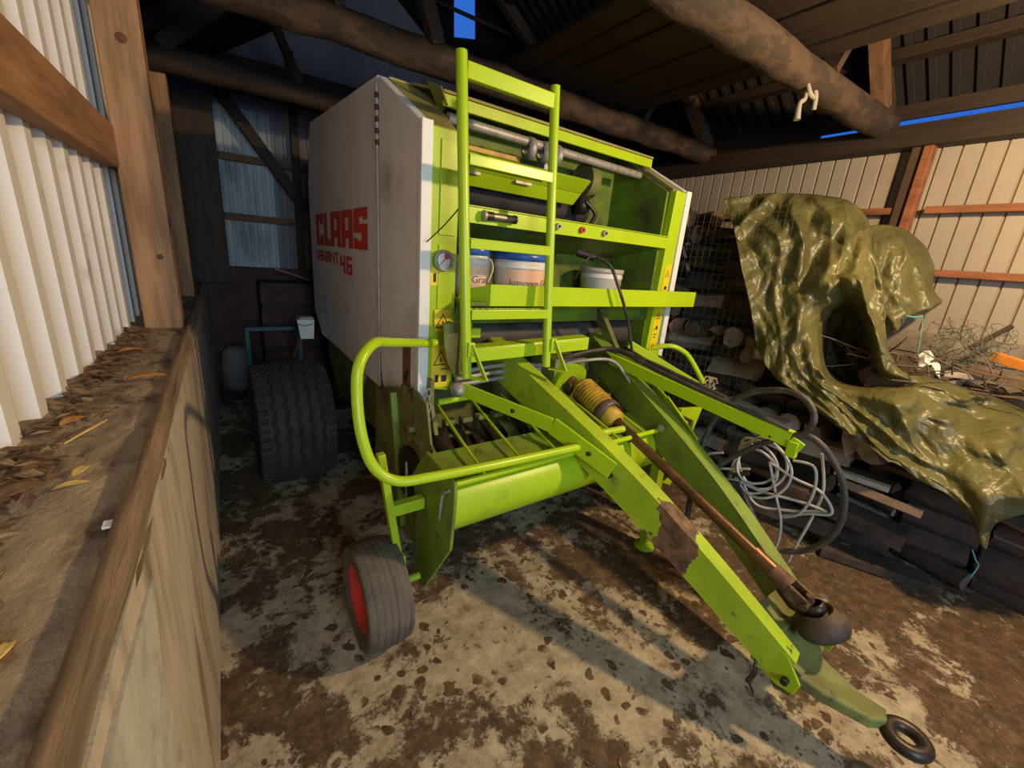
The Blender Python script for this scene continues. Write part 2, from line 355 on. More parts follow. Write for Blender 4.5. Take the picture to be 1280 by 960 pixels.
# posts and rail of the left wall
def post(u0, y0, u1, y1, z0, z1, m, label, group=None, cat='post', name='wooden_post'):
    mb = MB(); wbox(mb, u0, y0, z0, u1, y1, z1); o = mb.obj(name, m, bevel=.006); return tag(o, label, cat, group)
post(-.345, 2.66, -.195, 2.80, SZ, 2.70, M['wood_v'], 'thick knotty pine post standing on the concrete sill, nearest to the camera')
post(-.335, 4.05, -.20, 4.20, SZ, 2.70, M['wood_v'], 'second pine post on the concrete sill, behind the knotty one')
post(-.42, 5.10, .055, 5.24, SZ+.015, 2.70, M['dwood_v'], 'dark corner post between the left and the back wall')
def ring_knot(y, z, r):
    k = MB(); o = W(-.27, y-.001, z)
    k.lathe([(r*.15,.002),(r*.6,.004),(r,.001),(r*1.1,-.004)], o, W(0,-1,0)-W(0,0,0), 20); k.lathe([(0.0001,.0035),(r*.2,.0025)], o, W(0,-1,0)-W(0,0,0), 12)
    return k
kn = mat('wood_knot', (.17,.07,.03), .7, vary=.4, vscale=30)
for (u, z, r) in ((-.262, 2.29, .020), (-.245, 1.42, .013)):
    k = MB(); k.lathe([(.0001,.003),(r*.6,.003),(r,.0005)], W(u, 2.66, z), V((0,-1,0)), 18)
    o = k.obj('knot', kn); p = bpy.data.objects['wooden_post']; o.parent = p
rl = MB(); wbox(rl, -.40, -1.2, 1.79, -.335, 2.66, 1.955); tag(rl.obj('wall_rail', M['wood_y'], bevel=.006), 'thick horizontal pine rail across the ribbed left wall, before the knotty post', 'rail')
rl = MB(); wbox(rl, -.40, 2.80, 1.80, -.335, 5.15, 1.95); tag(rl.obj('wall_rail', M['wood_y'], bevel=.006), 'horizontal pine rail on the left wall behind the knotty post', 'rail')
# right wall
RU = 3.86
sh = corr_wall(RU+.03, -3, 5.6, 1.30, 2.50, .098, .014, side=-1, prof=((0,0),(.10,-1.3),(.18,0),(1.0,0)))
struct('wall_right', sh, M['sheet_r'])
lw = MB(); 
for k in range(9):
    wbox(lw, RU-.015+.006*(k%2), -3, k*.145, RU+.14, 5.5, k*.145+.135)
wbox(lw, RU, -3, 0, RU+.12, 5.5, 1.30)
struct('wall_right_base', lw, M['base'])
for k, (z, lab) in enumerate(((2.06,'upper'),(1.675,'lower'))):
    for (y0, y1, pl) in ((-3, .99, 'in front of'),(1.09, 5.4, 'behind')):
        mb = MB(); wbox(mb, RU-.045, y0, z-.022, RU, y1, z+.022)
        tag(mb.obj('wall_rail', M['wood_orange'], bevel=.004), f'{lab} reddish rail on the cream right wall, {pl} its leaning post', 'rail', None)
p = MB(); wbox(p, RU-.085, 1.035, 0, RU-.005, 1.085, 2.44); tag(p.obj('wooden_post', M['wood_orange'], bevel=.005), 'orange pine post against the cream ribbed wall above the tarpaulin', 'post')
p = MB(); wbox(p, RU-.06, 1.09, 0, RU-.005, 1.15, 2.46); tag(p.obj('wooden_post', M['dwood_v'], bevel=.005), 'dark narrow strip built for the blue shadow directly behind the orange pine post', 'post')  # dark upright put in for the blue shadow strip beside the orange post
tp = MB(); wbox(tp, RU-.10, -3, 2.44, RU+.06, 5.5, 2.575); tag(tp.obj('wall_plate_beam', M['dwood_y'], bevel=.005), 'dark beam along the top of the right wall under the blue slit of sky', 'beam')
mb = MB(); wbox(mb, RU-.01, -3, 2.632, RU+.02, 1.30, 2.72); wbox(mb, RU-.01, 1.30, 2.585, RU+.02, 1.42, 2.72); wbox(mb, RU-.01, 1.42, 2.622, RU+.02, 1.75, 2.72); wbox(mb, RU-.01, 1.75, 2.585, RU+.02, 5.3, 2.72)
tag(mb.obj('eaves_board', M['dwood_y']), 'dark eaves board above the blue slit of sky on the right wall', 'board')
# back wall
BY = 5.4
sh = MB()
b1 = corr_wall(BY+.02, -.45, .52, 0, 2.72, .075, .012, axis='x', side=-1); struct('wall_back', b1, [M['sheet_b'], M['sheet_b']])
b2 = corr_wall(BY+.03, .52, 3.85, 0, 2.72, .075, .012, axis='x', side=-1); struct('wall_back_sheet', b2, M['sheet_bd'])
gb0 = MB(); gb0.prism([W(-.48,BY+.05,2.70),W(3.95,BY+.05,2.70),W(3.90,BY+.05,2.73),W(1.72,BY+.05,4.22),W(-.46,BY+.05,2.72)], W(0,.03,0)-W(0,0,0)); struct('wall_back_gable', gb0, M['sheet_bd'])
br = MB()
for k in range(11):
    for j in range(20):
        u0 = -.4+j*.23+(k%2)*.11
        if u0 > 4.0: continue
        wbox(br, u0, BY-.12+.006*random.random(), k*.112, u0+.222, BY-.005, k*.112+.104)
wbox(br, -.4, BY-.105, 0, 4.0, BY-.002, 1.235)
struct('wall_back_base', br, M['brick'])
for z in (2.30-.03, 1.72, 2.87):
    mb = MB(); wbox(mb, .06, BY-.07, z-.03, 3.5, BY-.005, z+.035)
    tag(mb.obj('back_wall_rail', M['wood_x'] if z < 2.8 else M['dwood_x'], bevel=.004), {2.27:'middle', 1.72:'lowest', 2.87:'topmost'}[round(z,2)]+' horizontal rail on the back wall left of the baler', 'rail')
mb = MB(); wbox(mb, .16, BY-.16, 2.93, 3.2, BY-.08, 3.12); tag(mb.obj('back_tie_beam', M['dwood_x'], bevel=.006), 'dark heavy beam across the back wall above the rails', 'beam')
mb = MB(); wbox(mb, .70, BY-.10, 0, .765, BY-.03, 3.3); tag(mb.obj('back_wall_post', M['dwood_v'], bevel=.004), 'thin upright post on the back wall beside the baler', 'post')
mb = MB(); mb.bar(W(-.02,BY-.19,2.98), W(.79,BY-.19,1.86), .05, .10, up=(0,0,1)); tag(mb.obj('diagonal_brace', M['dwood_x'], bevel=.005), 'diagonal timber brace running down across the back wall rails', 'brace')

# roof
def roof_z(u): return 2.75 + .70*(3.85-u) if u > 1.72 else 2.75+.70*(3.85-1.72) - .70*(1.72-u)
SL = .70
def rp(u, y, dz=0): return W(u, y, roof_z(u)+dz)
T = .03
rf = MB()
hole = [(1.97,4.30),(2.06,4.07),(2.47,4.78),(2.36,5.07)]   # gap where a strip of sheeting is missing
ha, hb, hc, hd = hole
def roofpoly(pts):
    low = [W(u,y,2.75+SL*(3.85-u)) for u,y in pts]; rf.prism(low, (0,0,T))
roofpoly([(1.72,-4),(3.92,-4),(3.92,hb[1]),(1.72,hb[1])])
roofpoly([(1.72,hb[1]),hb,ha,hd,(1.72,hd[1])])
roofpoly([hb,(3.92,hb[1]),(3.92,hd[1]),hd,hc])
roofpoly([(1.72,hd[1]),(3.92,hd[1]),(3.92,5.7),(1.72,5.7)])
rf.prism([W(1.72,-4,roof_z(1.72)),W(1.72,5.7,roof_z(1.72)),W(-.9,5.7,roof_z(-.9)),W(-.9,-4,roof_z(-.9))], (0,0,T))
for k in range(90):     # ribs on the underside
    y = -3.9+k*.105
    if y < 4.0 or y > 5.2: rf.bar(rp(3.9,y,-.012), rp(1.74,y,-.012), .03, .02)
struct('ceiling', rf, M['roof'])
for k, u in enumerate((3.55, 2.95, 2.35)):
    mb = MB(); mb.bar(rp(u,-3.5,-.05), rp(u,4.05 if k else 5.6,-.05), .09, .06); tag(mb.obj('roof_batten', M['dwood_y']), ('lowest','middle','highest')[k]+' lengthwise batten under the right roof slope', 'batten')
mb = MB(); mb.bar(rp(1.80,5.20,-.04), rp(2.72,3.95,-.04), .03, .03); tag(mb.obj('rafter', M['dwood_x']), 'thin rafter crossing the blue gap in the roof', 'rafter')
# rafters, chords and webs
def rough_log(a, b, r, seed, sub=26):
    mb = MB(); a = V(a); b = V(b); P = []; R = []
    for i in range(sub+1):
        t = i/sub; q = a.lerp(b, t); q += V((0, .02*noise.noise(V((seed,t*4,0))), .02*noise.noise(V((seed,t*4,5)))))
        P.append(q); R.append(r*(1+.16*noise.noise(V((seed*3,t*13,2)))))
    mb.tube(P, R, seg=14, smooth=False)
    for i, vv in enumerate(mb.v):
        p = V(vv); n = noise.fractal(p*7+V((seed,0,0)), 1, 2, 4); c = a + (b-a)*((p-a).dot(b-a)/(b-a).length_squared)
        mb.v[i] = tuple(c + (p-c)*(1+.22*n))
    return mb
tn = {0:'front roof truss with a peeling log as its lower beam', 1:'second roof truss, above the baler', 2:'rear roof truss behind the baler'}
for k, (y, r) in enumerate(((1.36,.085),(2.66,.085),(3.98,.08))):
    t = thing('roof_truss', tn[k], 'truss', W(1.72,y,2.6))
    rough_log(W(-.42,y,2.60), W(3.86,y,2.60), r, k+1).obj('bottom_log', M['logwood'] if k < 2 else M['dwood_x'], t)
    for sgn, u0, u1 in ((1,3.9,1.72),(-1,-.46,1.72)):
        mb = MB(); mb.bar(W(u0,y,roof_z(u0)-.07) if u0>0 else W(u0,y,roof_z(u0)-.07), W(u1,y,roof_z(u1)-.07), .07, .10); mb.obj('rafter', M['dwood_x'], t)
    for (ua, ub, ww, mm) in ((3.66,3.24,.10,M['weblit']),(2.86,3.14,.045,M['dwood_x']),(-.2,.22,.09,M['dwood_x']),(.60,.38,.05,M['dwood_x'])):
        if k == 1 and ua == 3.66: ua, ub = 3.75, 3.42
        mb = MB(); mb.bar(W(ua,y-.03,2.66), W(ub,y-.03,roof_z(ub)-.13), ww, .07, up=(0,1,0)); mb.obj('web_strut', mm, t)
    if k == 1:
        mb = MB(); mb.bar(W(1.10,y-.08,2.64), W(.86,y-.08,3.25), .075, .06, up=(0,1,0)); mb.obj('web_strut', M['dwood_x'], t)
# loft boards lying on the trusses
for k in range(7):
    x0 = 1.60+k*.168; a = random.uniform(-.012,.012)
    mb = MB(); mb.bar(W(x0+.08,-.6,2.715+.008*(k%2)), W(x0+.08+a,4.2-random.random()*.5,2.715+.008*(k%2)), .150+random.random()*.012, .028)
    names = ['leftmost','second','third','fourth','fifth','sixth','rightmost']
    tag(mb.obj('loft_board', M['dwood_y'], bevel=.003), f'{names[k]} of the seven brown loft boards lying across the trusses', 'board', 'loft boards on the trusses')
for k in range(3):
    mb = MB(); mb.bar(W(2.86+k*.14,.2-.3*k,2.95+.09*k), W(2.88+k*.14,3.9,2.95+.09*k), .10, .05)
    tag(mb.obj('stored_lath', M['dwood_y'], bevel=.003), ('lowest','middle','highest')[k]+' lengthwise lath right of the loft boards', 'lath')
rg = MB()
for pts in (((2.70,1.26,2.55),(2.66,1.24,2.47),(2.62,1.24,2.44),(2.61,1.23,2.36)),((2.74,1.26,2.56),(2.77,1.24,2.52),(2.79,1.24,2.45)),((2.66,1.26,2.58),(2.68,1.23,2.50),(2.75,1.24,2.50))):
    rg.tube(pts, [.008,.012,.012,.016][:len(pts)], seg=8)
tag(rg.obj('torn_rag', M['rag']), 'torn pale rag hanging from the front peeling log', 'rag')

# ------------------------------------------------------------------ round baler
B = thing('round_baler', 'green and white round baler with a ladder and drawbar, filling the middle of the shed', 'baler', (1.65, 2.6, 0))
G, GC, GD, GI, GW = M['green'], M['green_clean'], M['green_dirty'], M['green_deep'], M['green_worn']
def part(name, mb, m, parent=B, bevel=0, label=None, solid=0, kind=None):
    return tag(mb.obj(name, m, parent, bevel=bevel, solid=solid), label, None, None, kind)
def yz(x, pts): return [(x, y, z) for y, z in pts]
XL, XR = .75, 2.58
def panels(x, s):
    e = s*.045
    f = MB(); f.prism(yz(x, [(2.27,2.315),(1.775,2.045),(1.775,.875),(2.27,.765)]), (e,0,0))
    r = MB(); r.prism(yz(x, [(2.285,2.32),(3.86,2.40),(4.03,2.0),(4.03,.98),(3.80,.80),(3.2,.80),(2.62,.78),(2.285,.775)]), (e,0,0))
    pf = part('side_panel', f, M['white'], label='white front side panel', bevel=.004)
    pr = part('side_panel', r, M['white'], label='large white rear side panel', bevel=.004)
    return pf, pr
pf, pr = panels(XL, 1)
panels(XR, -1)
# folded front edges and hinge rods
ed = MB(); ed.box((XL-.003,1.745,.872),(XL+.046,1.775,2.045)); part('panel_edge', ed, M['whiteedge'], bevel=.003, label='bright white folded panel edge')
ed = MB(); ed.box((XR-.046,1.745,.95),(XR+.003,1.775,2.04)); part('panel_edge', ed, M['whiteedge'], bevel=.003, label='bright white folded panel edge')
hg = MB(); hg.cyl((XL-.006,2.278,.79),(XL-.006,2.278,2.30),.005,8)
part('panel_hinge', hg, M['zinc'])
hg = MB()
hg.cyl((XL-.006,2.278,2.0),(XL-.006,2.278,2.27),.0095,8); hg.k=1
for k in range(5): hg.cyl((XL-.006,2.278,2.02+k*.05),(XL-.006,2.278,2.045+k*.05),.0105,8)
part('hinge_sleeve', hg, [M['zinc'], M['greasy']])
# lettering on the left panel, read from outside: rear to front
GL = {'C':['111','100','100','100','111'],'L':['100','100','100','100','111'],'A':['111','101','111','101','101'],'S':['111','100','111','001','111'],
 'V':['101','101','101','111','010'],'R':['110','101','110','101','101'],'I':['1','1','1','1','1'],'N':['1001','1101','1011','1001','1001'],'T':['111','010','010','010','010'],
 '4':['101','101','111','001','001'],'6':['111','100','111','101','111']}
def letters(txt, y0, y1, z0, z1, name, gap=.12):
    tot = sum(len(GL[c][0]) for c in txt) + gap*3*(len(txt)-1); sc = (y0-y1)/tot
    mb = MB(); y = y0; hh = (z1-z0)/5
    for c in txt:
        g = GL[c]; wd = len(g[0])
        for i, row in enumerate(g):
            for j, q in enumerate(row):
                if q == '1':
                    ya = y-j*sc; yb = ya-sc; za = z1-i*hh; zb = za-hh
                    mb.add([(XL-.0012,ya,zb),(XL-.0012,yb,zb),(XL-.0012,yb,za),(XL-.0012,ya,za)], [(0,1,2,3)])
        y -= sc*(wd+gap*3)
        part(name, mb, M['red'], parent=pr); mb = MB()
def bigword():
    # heavy letters with wide strokes
    mb = MB(); y = 3.80; z0, z1 = 1.525, 1.752; H = z1-z0; wds = [.25,.19,.27,.27,.27]; gap = .02
    cnt = [0]
    def q(ya, yb, za, zb):
        cnt[0] += 1; x = XL-.0012-.00006*cnt[0]; a, b = z0+za*H, z0+zb*H
        mb.add([(x,ya,b),(x,yb,b),(x,yb,a),(x,ya,a)], [(0,1,2,3)])
    for c, w_ in zip('CLAAS', wds):
        a, b_ = y, y-w_; s_ = .42*w_
        if c == 'C': q(a,a-s_,1,0); q(a,b_,1,.78); q(a,b_,.22,0); q(b_+s_,b_,1,.66); q(b_+s_,b_,.34,0)
        if c == 'L': q(a,a-s_*1.3,1,0); q(a,b_,.22,0)
        if c == 'A': q(a,a-.36*w_,.97,0); q(b_+.36*w_,b_,.97,0); q(a-.08*w_,b_+.08*w_,1,.80); q(a,b_,.48,.26)
        if c == 'S': q(a,b_,1,.78); q(a,b_,.22,0); q(a,b_,.62,.40); q(a,a-.42*w_,1,.45); q(b_+.42*w_,b_,.6,0); q(b_+.3*w_,b_,1,.72); q(a,a-.3*w_,.28,0)
        y = b_-gap
    part('panel_lettering', mb, M['red'], parent=pr, label='large red word in block letters')
bigword()
letters('VARIANT', 3.84, 3.13, 1.408, 1.488, 'panel_lettering')
letters('46', 3.09, 2.80, 1.36, 1.475, 'panel_lettering', gap=.2)
def sticker(name, o, du, dv, w_, h_, col='sticker', tri=(.5,.72,.36), marks=(), parent=B, nrm=None):
    """flat label: o lower-left corner, du/dv unit directions"""
    o = V(o); du = V(du); dv = V(dv); n = (nrm and V(nrm)) or du.cross(dv)
    mb = MB()
    def P(u, v, k=0): return o + du*(u*w_) + dv*(v*h_) + n*(.001+k*.0022)
    mb.prism([P(0,0,0),P(1,0,0),P(1,1,0),P(0,1,0)], n*.0008)
    mb.k = 1
    if tri:
        cx, cy, s_ = tri; A = V((cx,cy+s_/2*w_/h_*.9)); Bp = V((cx-s_/2*.95,cy-s_/2*w_/h_*.9)); Cp = V((cx+s_/2*.95,cy-s_/2*w_/h_*.9))
        ce = (A+Bp+Cp)/3
        for p, q in ((A,Bp),(Bp,Cp),(Cp,A)):
            pi = ce+(p-ce)*.80; qi = ce+(q-ce)*.80
            mb.add([P(p.x,p.y,.6),P(q.x,q.y,.6),P(qi.x,qi.y,.6),P(pi.x,pi.y,.6)], [(0,1,2,3)])
        mb.add([P(ce.x-.04,ce.y-.04,.6),P(ce.x+.06,ce.y-.05,.6),P(ce.x+.02,ce.y+.14*w_/h_,.6),P(ce.x-.05,ce.y+.06,.6)], [(0,1,2,3)])
    for (a, b_, c, d) in marks:
        mb.add([P(a,b_,.6),P(c,b_,.6),P(c,d,.6),P(a,d,.6)], [(0,1,2,3)])
    return part(name, mb, [M[col], M['black']], parent=parent)
sticker('warning_label', (XL,1.94,.90), (0,-1,0), (0,0,1), .10, .24, 'orange_sticker', tri=(.5,.78,.7), marks=((.2,.1,.6,.3),(.5,.3,.8,.4)), parent=pf, nrm=(-1,0,0))
# dusty hood and roof of the machine
hd_ = MB()
hd_.prism([(.80,2.26,2.30),(.80,1.79,2.03),(.925,1.79,2.03),(.955,2.02,2.16),(.985,2.24,2.29)], (0,0,.012)); part('hood', hd_, M['hood'], label='dust covered sloping hood plate', bevel=.002)
tp_ = MB(); tp_.prism([(.80,2.26,2.30),(.80,3.8,2.36),(2.53,3.8,2.36),(2.53,2.26,2.30)], (0,0,.02)); part('roof_plate', tp_, M['hood'])
hr = MB(); hr.prism([(2.40,2.24,2.29),(2.45,2.02,2.16),(2.44,1.79,2.03),(2.53,1.79,2.03),(2.53,2.26,2.30)], (0,0,.012)); part('hood', hr, M['hood'])
bm = MB(); bm.prism([(.90,2.06,2.285),(.935,1.99,2.255),(.965,1.985,2.19),(.965,2.06,2.17)], (.008,0,0)); bm.k=0
part('beam_bracket', bm, GD)
bm = MB(); bm.box((.955,1.995,2.185),(2.455,2.015,2.235)); part('cross_beam', bm, GC, bevel=.003)
bm = MB(); bm.prism([(.955,1.992,2.237),(2.455,1.992,2.237),(2.455,2.25,2.31),(.90,2.25,2.31)], (0,0,.012)); part('cross_beam_top', bm, M['hood'])
# front posts
fp = MB(); fp.prism([(.795,1.755,2.03),(.925,1.755,2.03),(.925,1.755,.90),(.795,1.755,.93)], (0,.05,0)); lp = part('front_post', fp, G, bevel=.003)
fp = MB(); fp.prism([(2.435,1.755,2.03),(2.535,1.755,2.03),(2.52,1.755,1.0),(2.40,1.755,1.0)], (0,.05,0)); rpst = part('front_post', fp, GC, bevel=.003)
fp = MB(); fp.box((.835,1.749,1.62),(.915,1.756,1.99)); fp.box((.835,1.749,1.30),(.915,1.756,1.58)); part('post_lit_patch', fp, GC, parent=lp, bevel=.002)  # paler plates for the lit patches between the ladder's shadows on the post
# chamber: inner side walls, back wall, main body behind
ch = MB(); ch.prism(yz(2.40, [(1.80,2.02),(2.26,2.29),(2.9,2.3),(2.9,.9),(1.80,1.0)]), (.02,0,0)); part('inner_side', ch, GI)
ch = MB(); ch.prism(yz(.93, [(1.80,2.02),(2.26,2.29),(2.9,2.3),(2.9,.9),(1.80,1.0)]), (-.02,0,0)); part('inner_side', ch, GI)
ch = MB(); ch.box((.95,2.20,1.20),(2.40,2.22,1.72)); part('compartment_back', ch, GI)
bd = MB(); bd.prism(yz(.83, [(2.5,2.28),(3.78,2.33),(3.96,1.95),(3.96,1.0),(3.2,.45),(2.2,.40),(2.35,1.2)]), (1.70,0,0)); part('bale_chamber', bd, GD)
# chassis plates below the panels
for x, e in ((.79,.02),(2.52,.02)):
    cp = MB(); cp.prism(yz(x, [(1.70,.98),(1.70,.86),(1.58,.60),(1.75,.33),(2.20,.30),(2.5,.42),(3.5,.38),(3.75,.66),(3.7,.95),(2.3,1.0)]), (e,0,0)); part('chassis_plate', cp, GD, bevel=.003)
rb = MB()
for (a, b_) in (((.775,2.30,.98),(.775,2.12,.32)),((.775,1.95,.90),(.775,1.78,.40)),((.775,2.62,.80),(.775,2.9,.45))): rb.bar(a, b_, .03, .05, up=(1,0,0))
part('chassis_rib', rb, GD, bevel=.003)
lk = MB(); lk.tube([(.765,1.80,.87),(.745,1.83,.82),(.745,1.88,.76)], .009, 8); part('panel_latch', lk, M['zinc'])
lk = MB(); lk.lathe([(.0001,-.005),(.03,-.005),(.03,.005),(.0001,.005)], (.76,2.22,.76), (1,0,0), 14); part('latch_plate', lk, M['zinc'])
lk = MB(); lk.tube([(.765,2.55,.86),(.75,2.6,.74),(.75,2.68,.56),(.76,2.66,.50)], .008, 8); part('panel_latch', lk, M['zinc'])
# top machinery seen in the opening
mc = MB(); mc.cyl((.96,1.96,2.13),(2.38,2.02,2.13),.022,12); part('wrap_shaft', mc, M['zinc'], label='dusty grey shaft')
mc = MB()
for x in (1.42, 1.52, 1.60): mc.lathe([(.03,0),(.055,.01),(.055,.035),(.03,.045)], (x,1.98,2.12-.02), (1,0,.02), 16)
mc.box((1.57,2.0,2.0),(1.66,2.05,2.08)); part('shaft_bearing', mc, M['zinc'])
mc = MB(); mc.box((1.02,2.02,2.035),(1.42,2.05,2.06)); part('yellow_rod', mc, M['yplastic'], bevel=.004)
mc = MB(); mc.prism([(.97,1.86,1.99),(1.80,1.86,1.99),(1.80,1.93,1.93),(.97,1.93,1.93)], (0,.02,.01)); mc.prism([(.97,1.93,1.93),(1.80,1.93,1.93),(1.78,1.97,1.87),(.97,1.97,1.87)], (0,.02,0)); part('net_tray', mc, G, bevel=.003)
for x in (1.02,1.33):
    mc = MB(); mc.box((x,1.915,1.915),(x+.10,1.925,1.928)); part('tray_handle', mc, M['zinc'])
mc = MB(); mc.cyl((.96,2.12,1.86),(2.0,2.12,1.86),.07,20); part('rubber_roller', mc, M['rubber_d'])
mc = MB(); mc.lathe([(.0001,0),(.05,0),(.05,.06),(.0001,.06)], (1.84,2.0,1.88), (1,0,0), 16); mc.tube([(1.86,1.95,1.9),(1.93,1.93,1.84),(1.92,1.95,1.78)], .012, 8); part('roller_motor', mc, M['greasy'])
mc = MB(); mc.cyl((1.95,2.1,2.04),(2.02,2.1,2.04),.10,24); part('dusty_drum', mc, GD)
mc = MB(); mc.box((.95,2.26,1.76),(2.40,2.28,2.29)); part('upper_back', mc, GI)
# first shelf
s1 = MB(); s1.box((.93,1.755,1.685),(2.43,1.767,1.757)); s1.box((.93,1.755,1.75),(2.43,1.80,1.76)); lipA = part('upper_shelf_lip', s1, GC, bevel=.002)
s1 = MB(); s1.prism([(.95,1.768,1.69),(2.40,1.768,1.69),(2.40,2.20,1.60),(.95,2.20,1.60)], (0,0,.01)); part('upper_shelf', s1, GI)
cn = MB(); cn.cyl((1.055,1.735,1.722),(1.215,1.735,1.722),.017,16); cn.k=1; cn.cyl((1.045,1.735,1.722),(1.09,1.735,1.722),.0195,16); cn.cyl((1.205,1.735,1.722),(1.22,1.735,1.722),.0195,16); cn.k=2; cn.cyl((1.04,1.735,1.722),(1.052,1.735,1.722),.0225,16)
part('sight_glass', cn, [M['steel'], M['greasy'], M['zinc']])
for x, m_ in ((1.495,'zinc'),(1.665,'red'),(1.84,'zinc')):
    k = MB(); k.cyl((x,1.735,1.722),(x,1.756,1.722),.016,14); k.k=1; k.cyl((x,1.731,1.722),(x,1.737,1.722),.008,10); part('lip_bolt', k, [M[m_], M['black']], parent=lipA)
# second shelf (twine shelf)
s2 = MB(); s2.box((1.02,1.60,1.335),(2.615,1.612,1.430)); lipB = part('lower_shelf_lip', s2, GC, bevel=.002)
s2 = MB(); s2.prism([(1.02,1.60,1.335),(1.02,1.60,1.430),(.93,1.72,1.39),(.93,1.74,1.335)], (.006,.006,0)); part('shelf_lip_return', s2, G)
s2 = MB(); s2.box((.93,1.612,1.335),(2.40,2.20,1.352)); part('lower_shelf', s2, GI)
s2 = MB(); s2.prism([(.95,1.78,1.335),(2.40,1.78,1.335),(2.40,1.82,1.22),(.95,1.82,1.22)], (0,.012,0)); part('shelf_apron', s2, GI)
# labels on the front posts
FX, FZ = (1,0,0), (0,0,1)
sticker('instruction_label', (.800,1.7545,1.405), FX, FZ, .115, .075, tri=None, marks=((.12,.2,.24,.7),(.5,.25,.55,.75),(.55,.72,.9,.8),(.88,.3,.93,.75),(.58,.2,.85,.27)), parent=lp, nrm=(0,-1,0))
sticker('warning_label', (.822,1.7485,1.20), FX, FZ, .085, .10, tri=(.5,.5,.9), parent=lp, nrm=(0,-1,0))
sticker('warning_label', (.815,1.7545,.93), FX, FZ, .095, .20, tri=(.5,.72,.85), marks=((.5,.42,.85,.45),(.2,.12,.4,.3),(.55,.12,.85,.28)), parent=lp, nrm=(0,-1,0))
sticker('warning_label', (2.455,1.7545,1.42), FX, FZ, .065, .17, tri=(.5,.68,.8), marks=((.3,.05,.7,.18),), parent=rpst, nrm=(0,-1,0))
sticker('warning_label', (2.43,1.7545,1.00), FX, FZ, .075, .31, tri=(.5,.84,.8), marks=((.45,.52,.7,.6),(.25,.5,.35,.55),(.25,.40,.7,.42),(.25,.34,.6,.36),(.3,.08,.4,.2),(.55,.08,.62,.2)), parent=rpst, nrm=(0,-1,0))
# pressure gauge
gg = MB(); o = V((.852,1.745,1.515)); gg.lathe([(.044,.0),(.046,-.012),(.044,-.024),(.037,-.024),(.036,-.016)], o, (0,1,0), 28)
gg.k=1; gg.lathe([(.0001,-.016),(.037,-.016)], o, (0,1,0), 28)
def disc_seg(mb, o, r0, r1, a0, a1, y, n=8):
    vs = []
    for i in range(n+1):
        a = a0+(a1-a0)*i/n; vs += [o+V((math.cos(a)*r0, y, math.sin(a)*r0)), o+V((math.cos(a)*r1, y, math.sin(a)*r1))]
    mb.add(vs, [(2*i,2*i+1,2*i+3,2*i+2) for i in range(n)])
gg.k=2; disc_seg(gg, o, .010, .030, .35, 1.5, -.0168)
gg.k=3; gg.bar(o+V((.008,-.018,.012)), o+V((-.018,-.018,-.018)), .0025, .001, up=(0,1,0)); disc_seg(gg, o, .031, .034, -.8, 4.0, -.0168, 20)
part('pressure_gauge', gg, [M['zinc'], M['whiteedge'], M['redrim'], M['black']])
# ladder
ld = MB()
ladder = part('ladder', ld.tube([(.862,1.50,1.045),(.846,1.545,1.6),(.830,1.60,2.245)], .0215, 14), GC)
lr = MB(); lr.tube([(1.300,1.50,1.06),(1.288,1.545,1.6),(1.274,1.60,2.25)], .0205, 14); part('ladder_rail', lr, GC, parent=ladder)
for k, z in enumerate((2.190,1.895,1.592,1.312)):
    rn = MB(); y = 1.50+(z-1.05)*.0837; xa = .862-(z-1.05)*.0268+.018; xb = 1.300-(z-1.05)*.0218-.012
    if k == 0: rn.box((xa,y-.015,z-.028),(xb,y+.015,z+.028))
    else:
        rn.box((xa,y-.022,z-.020),(xb,y-.014,z+.020)); rn.box((xa,y-.022,z+.012),(xb,y+.06,z+.018)); rn.box((xa,y+.053,z-.012),(xb,y+.06,z+.018))
        for j in range(14): rn.cyl((xa+.018+j*.030,y+.025,z+.010),(xa+.018+j*.030,y+.025,z+.022),.007,8)
    part('ladder_rung', rn, GC, parent=ladder, bevel=.003)
for x in (.872, 1.322):
    hk = MB(); hk.bar((x,1.485,1.19),(x+.045,1.43,1.045), .008, .030, up=(0,1,0)); hk.bar((x+.045,1.43,1.048),(x-.005,1.50,1.048),.03,.008); hk.box((x-.02,1.478,1.14),(x+.012,1.51,1.20)); part('ladder_foot', hk, GC, parent=ladder, bevel=.003)
# bumper bar below the ladder
bb = MB(); bb.prism([(.90,1.615,1.075),(1.62,1.545,1.115),(1.62,1.545,1.175),(.90,1.615,1.135)], (0,.014,0)); bb.prism([(.90,1.615,1.135),(1.62,1.545,1.175),(1.64,1.62,1.178),(.90,1.69,1.138)], (0,0,.006)); part('bumper_bar', bb, GC, bevel=.003)
br_ = MB(); br_.prism([(.815,1.64,1.255),(.885,1.62,1.255),(.900,1.62,1.02),(.875,1.63,1.005),(.840,1.64,1.08),(.822,1.64,1.16)], (.004,.012,0)); br_.box((.885,1.615,1.02),(.895,1.74,1.25)); part('ladder_bracket', br_, GD, bevel=.002)
br_ = MB(); br_.box((.93,1.66,1.18),(1.02,1.70,1.225)); part('hydraulic_block', br_, GC, bevel=.006)
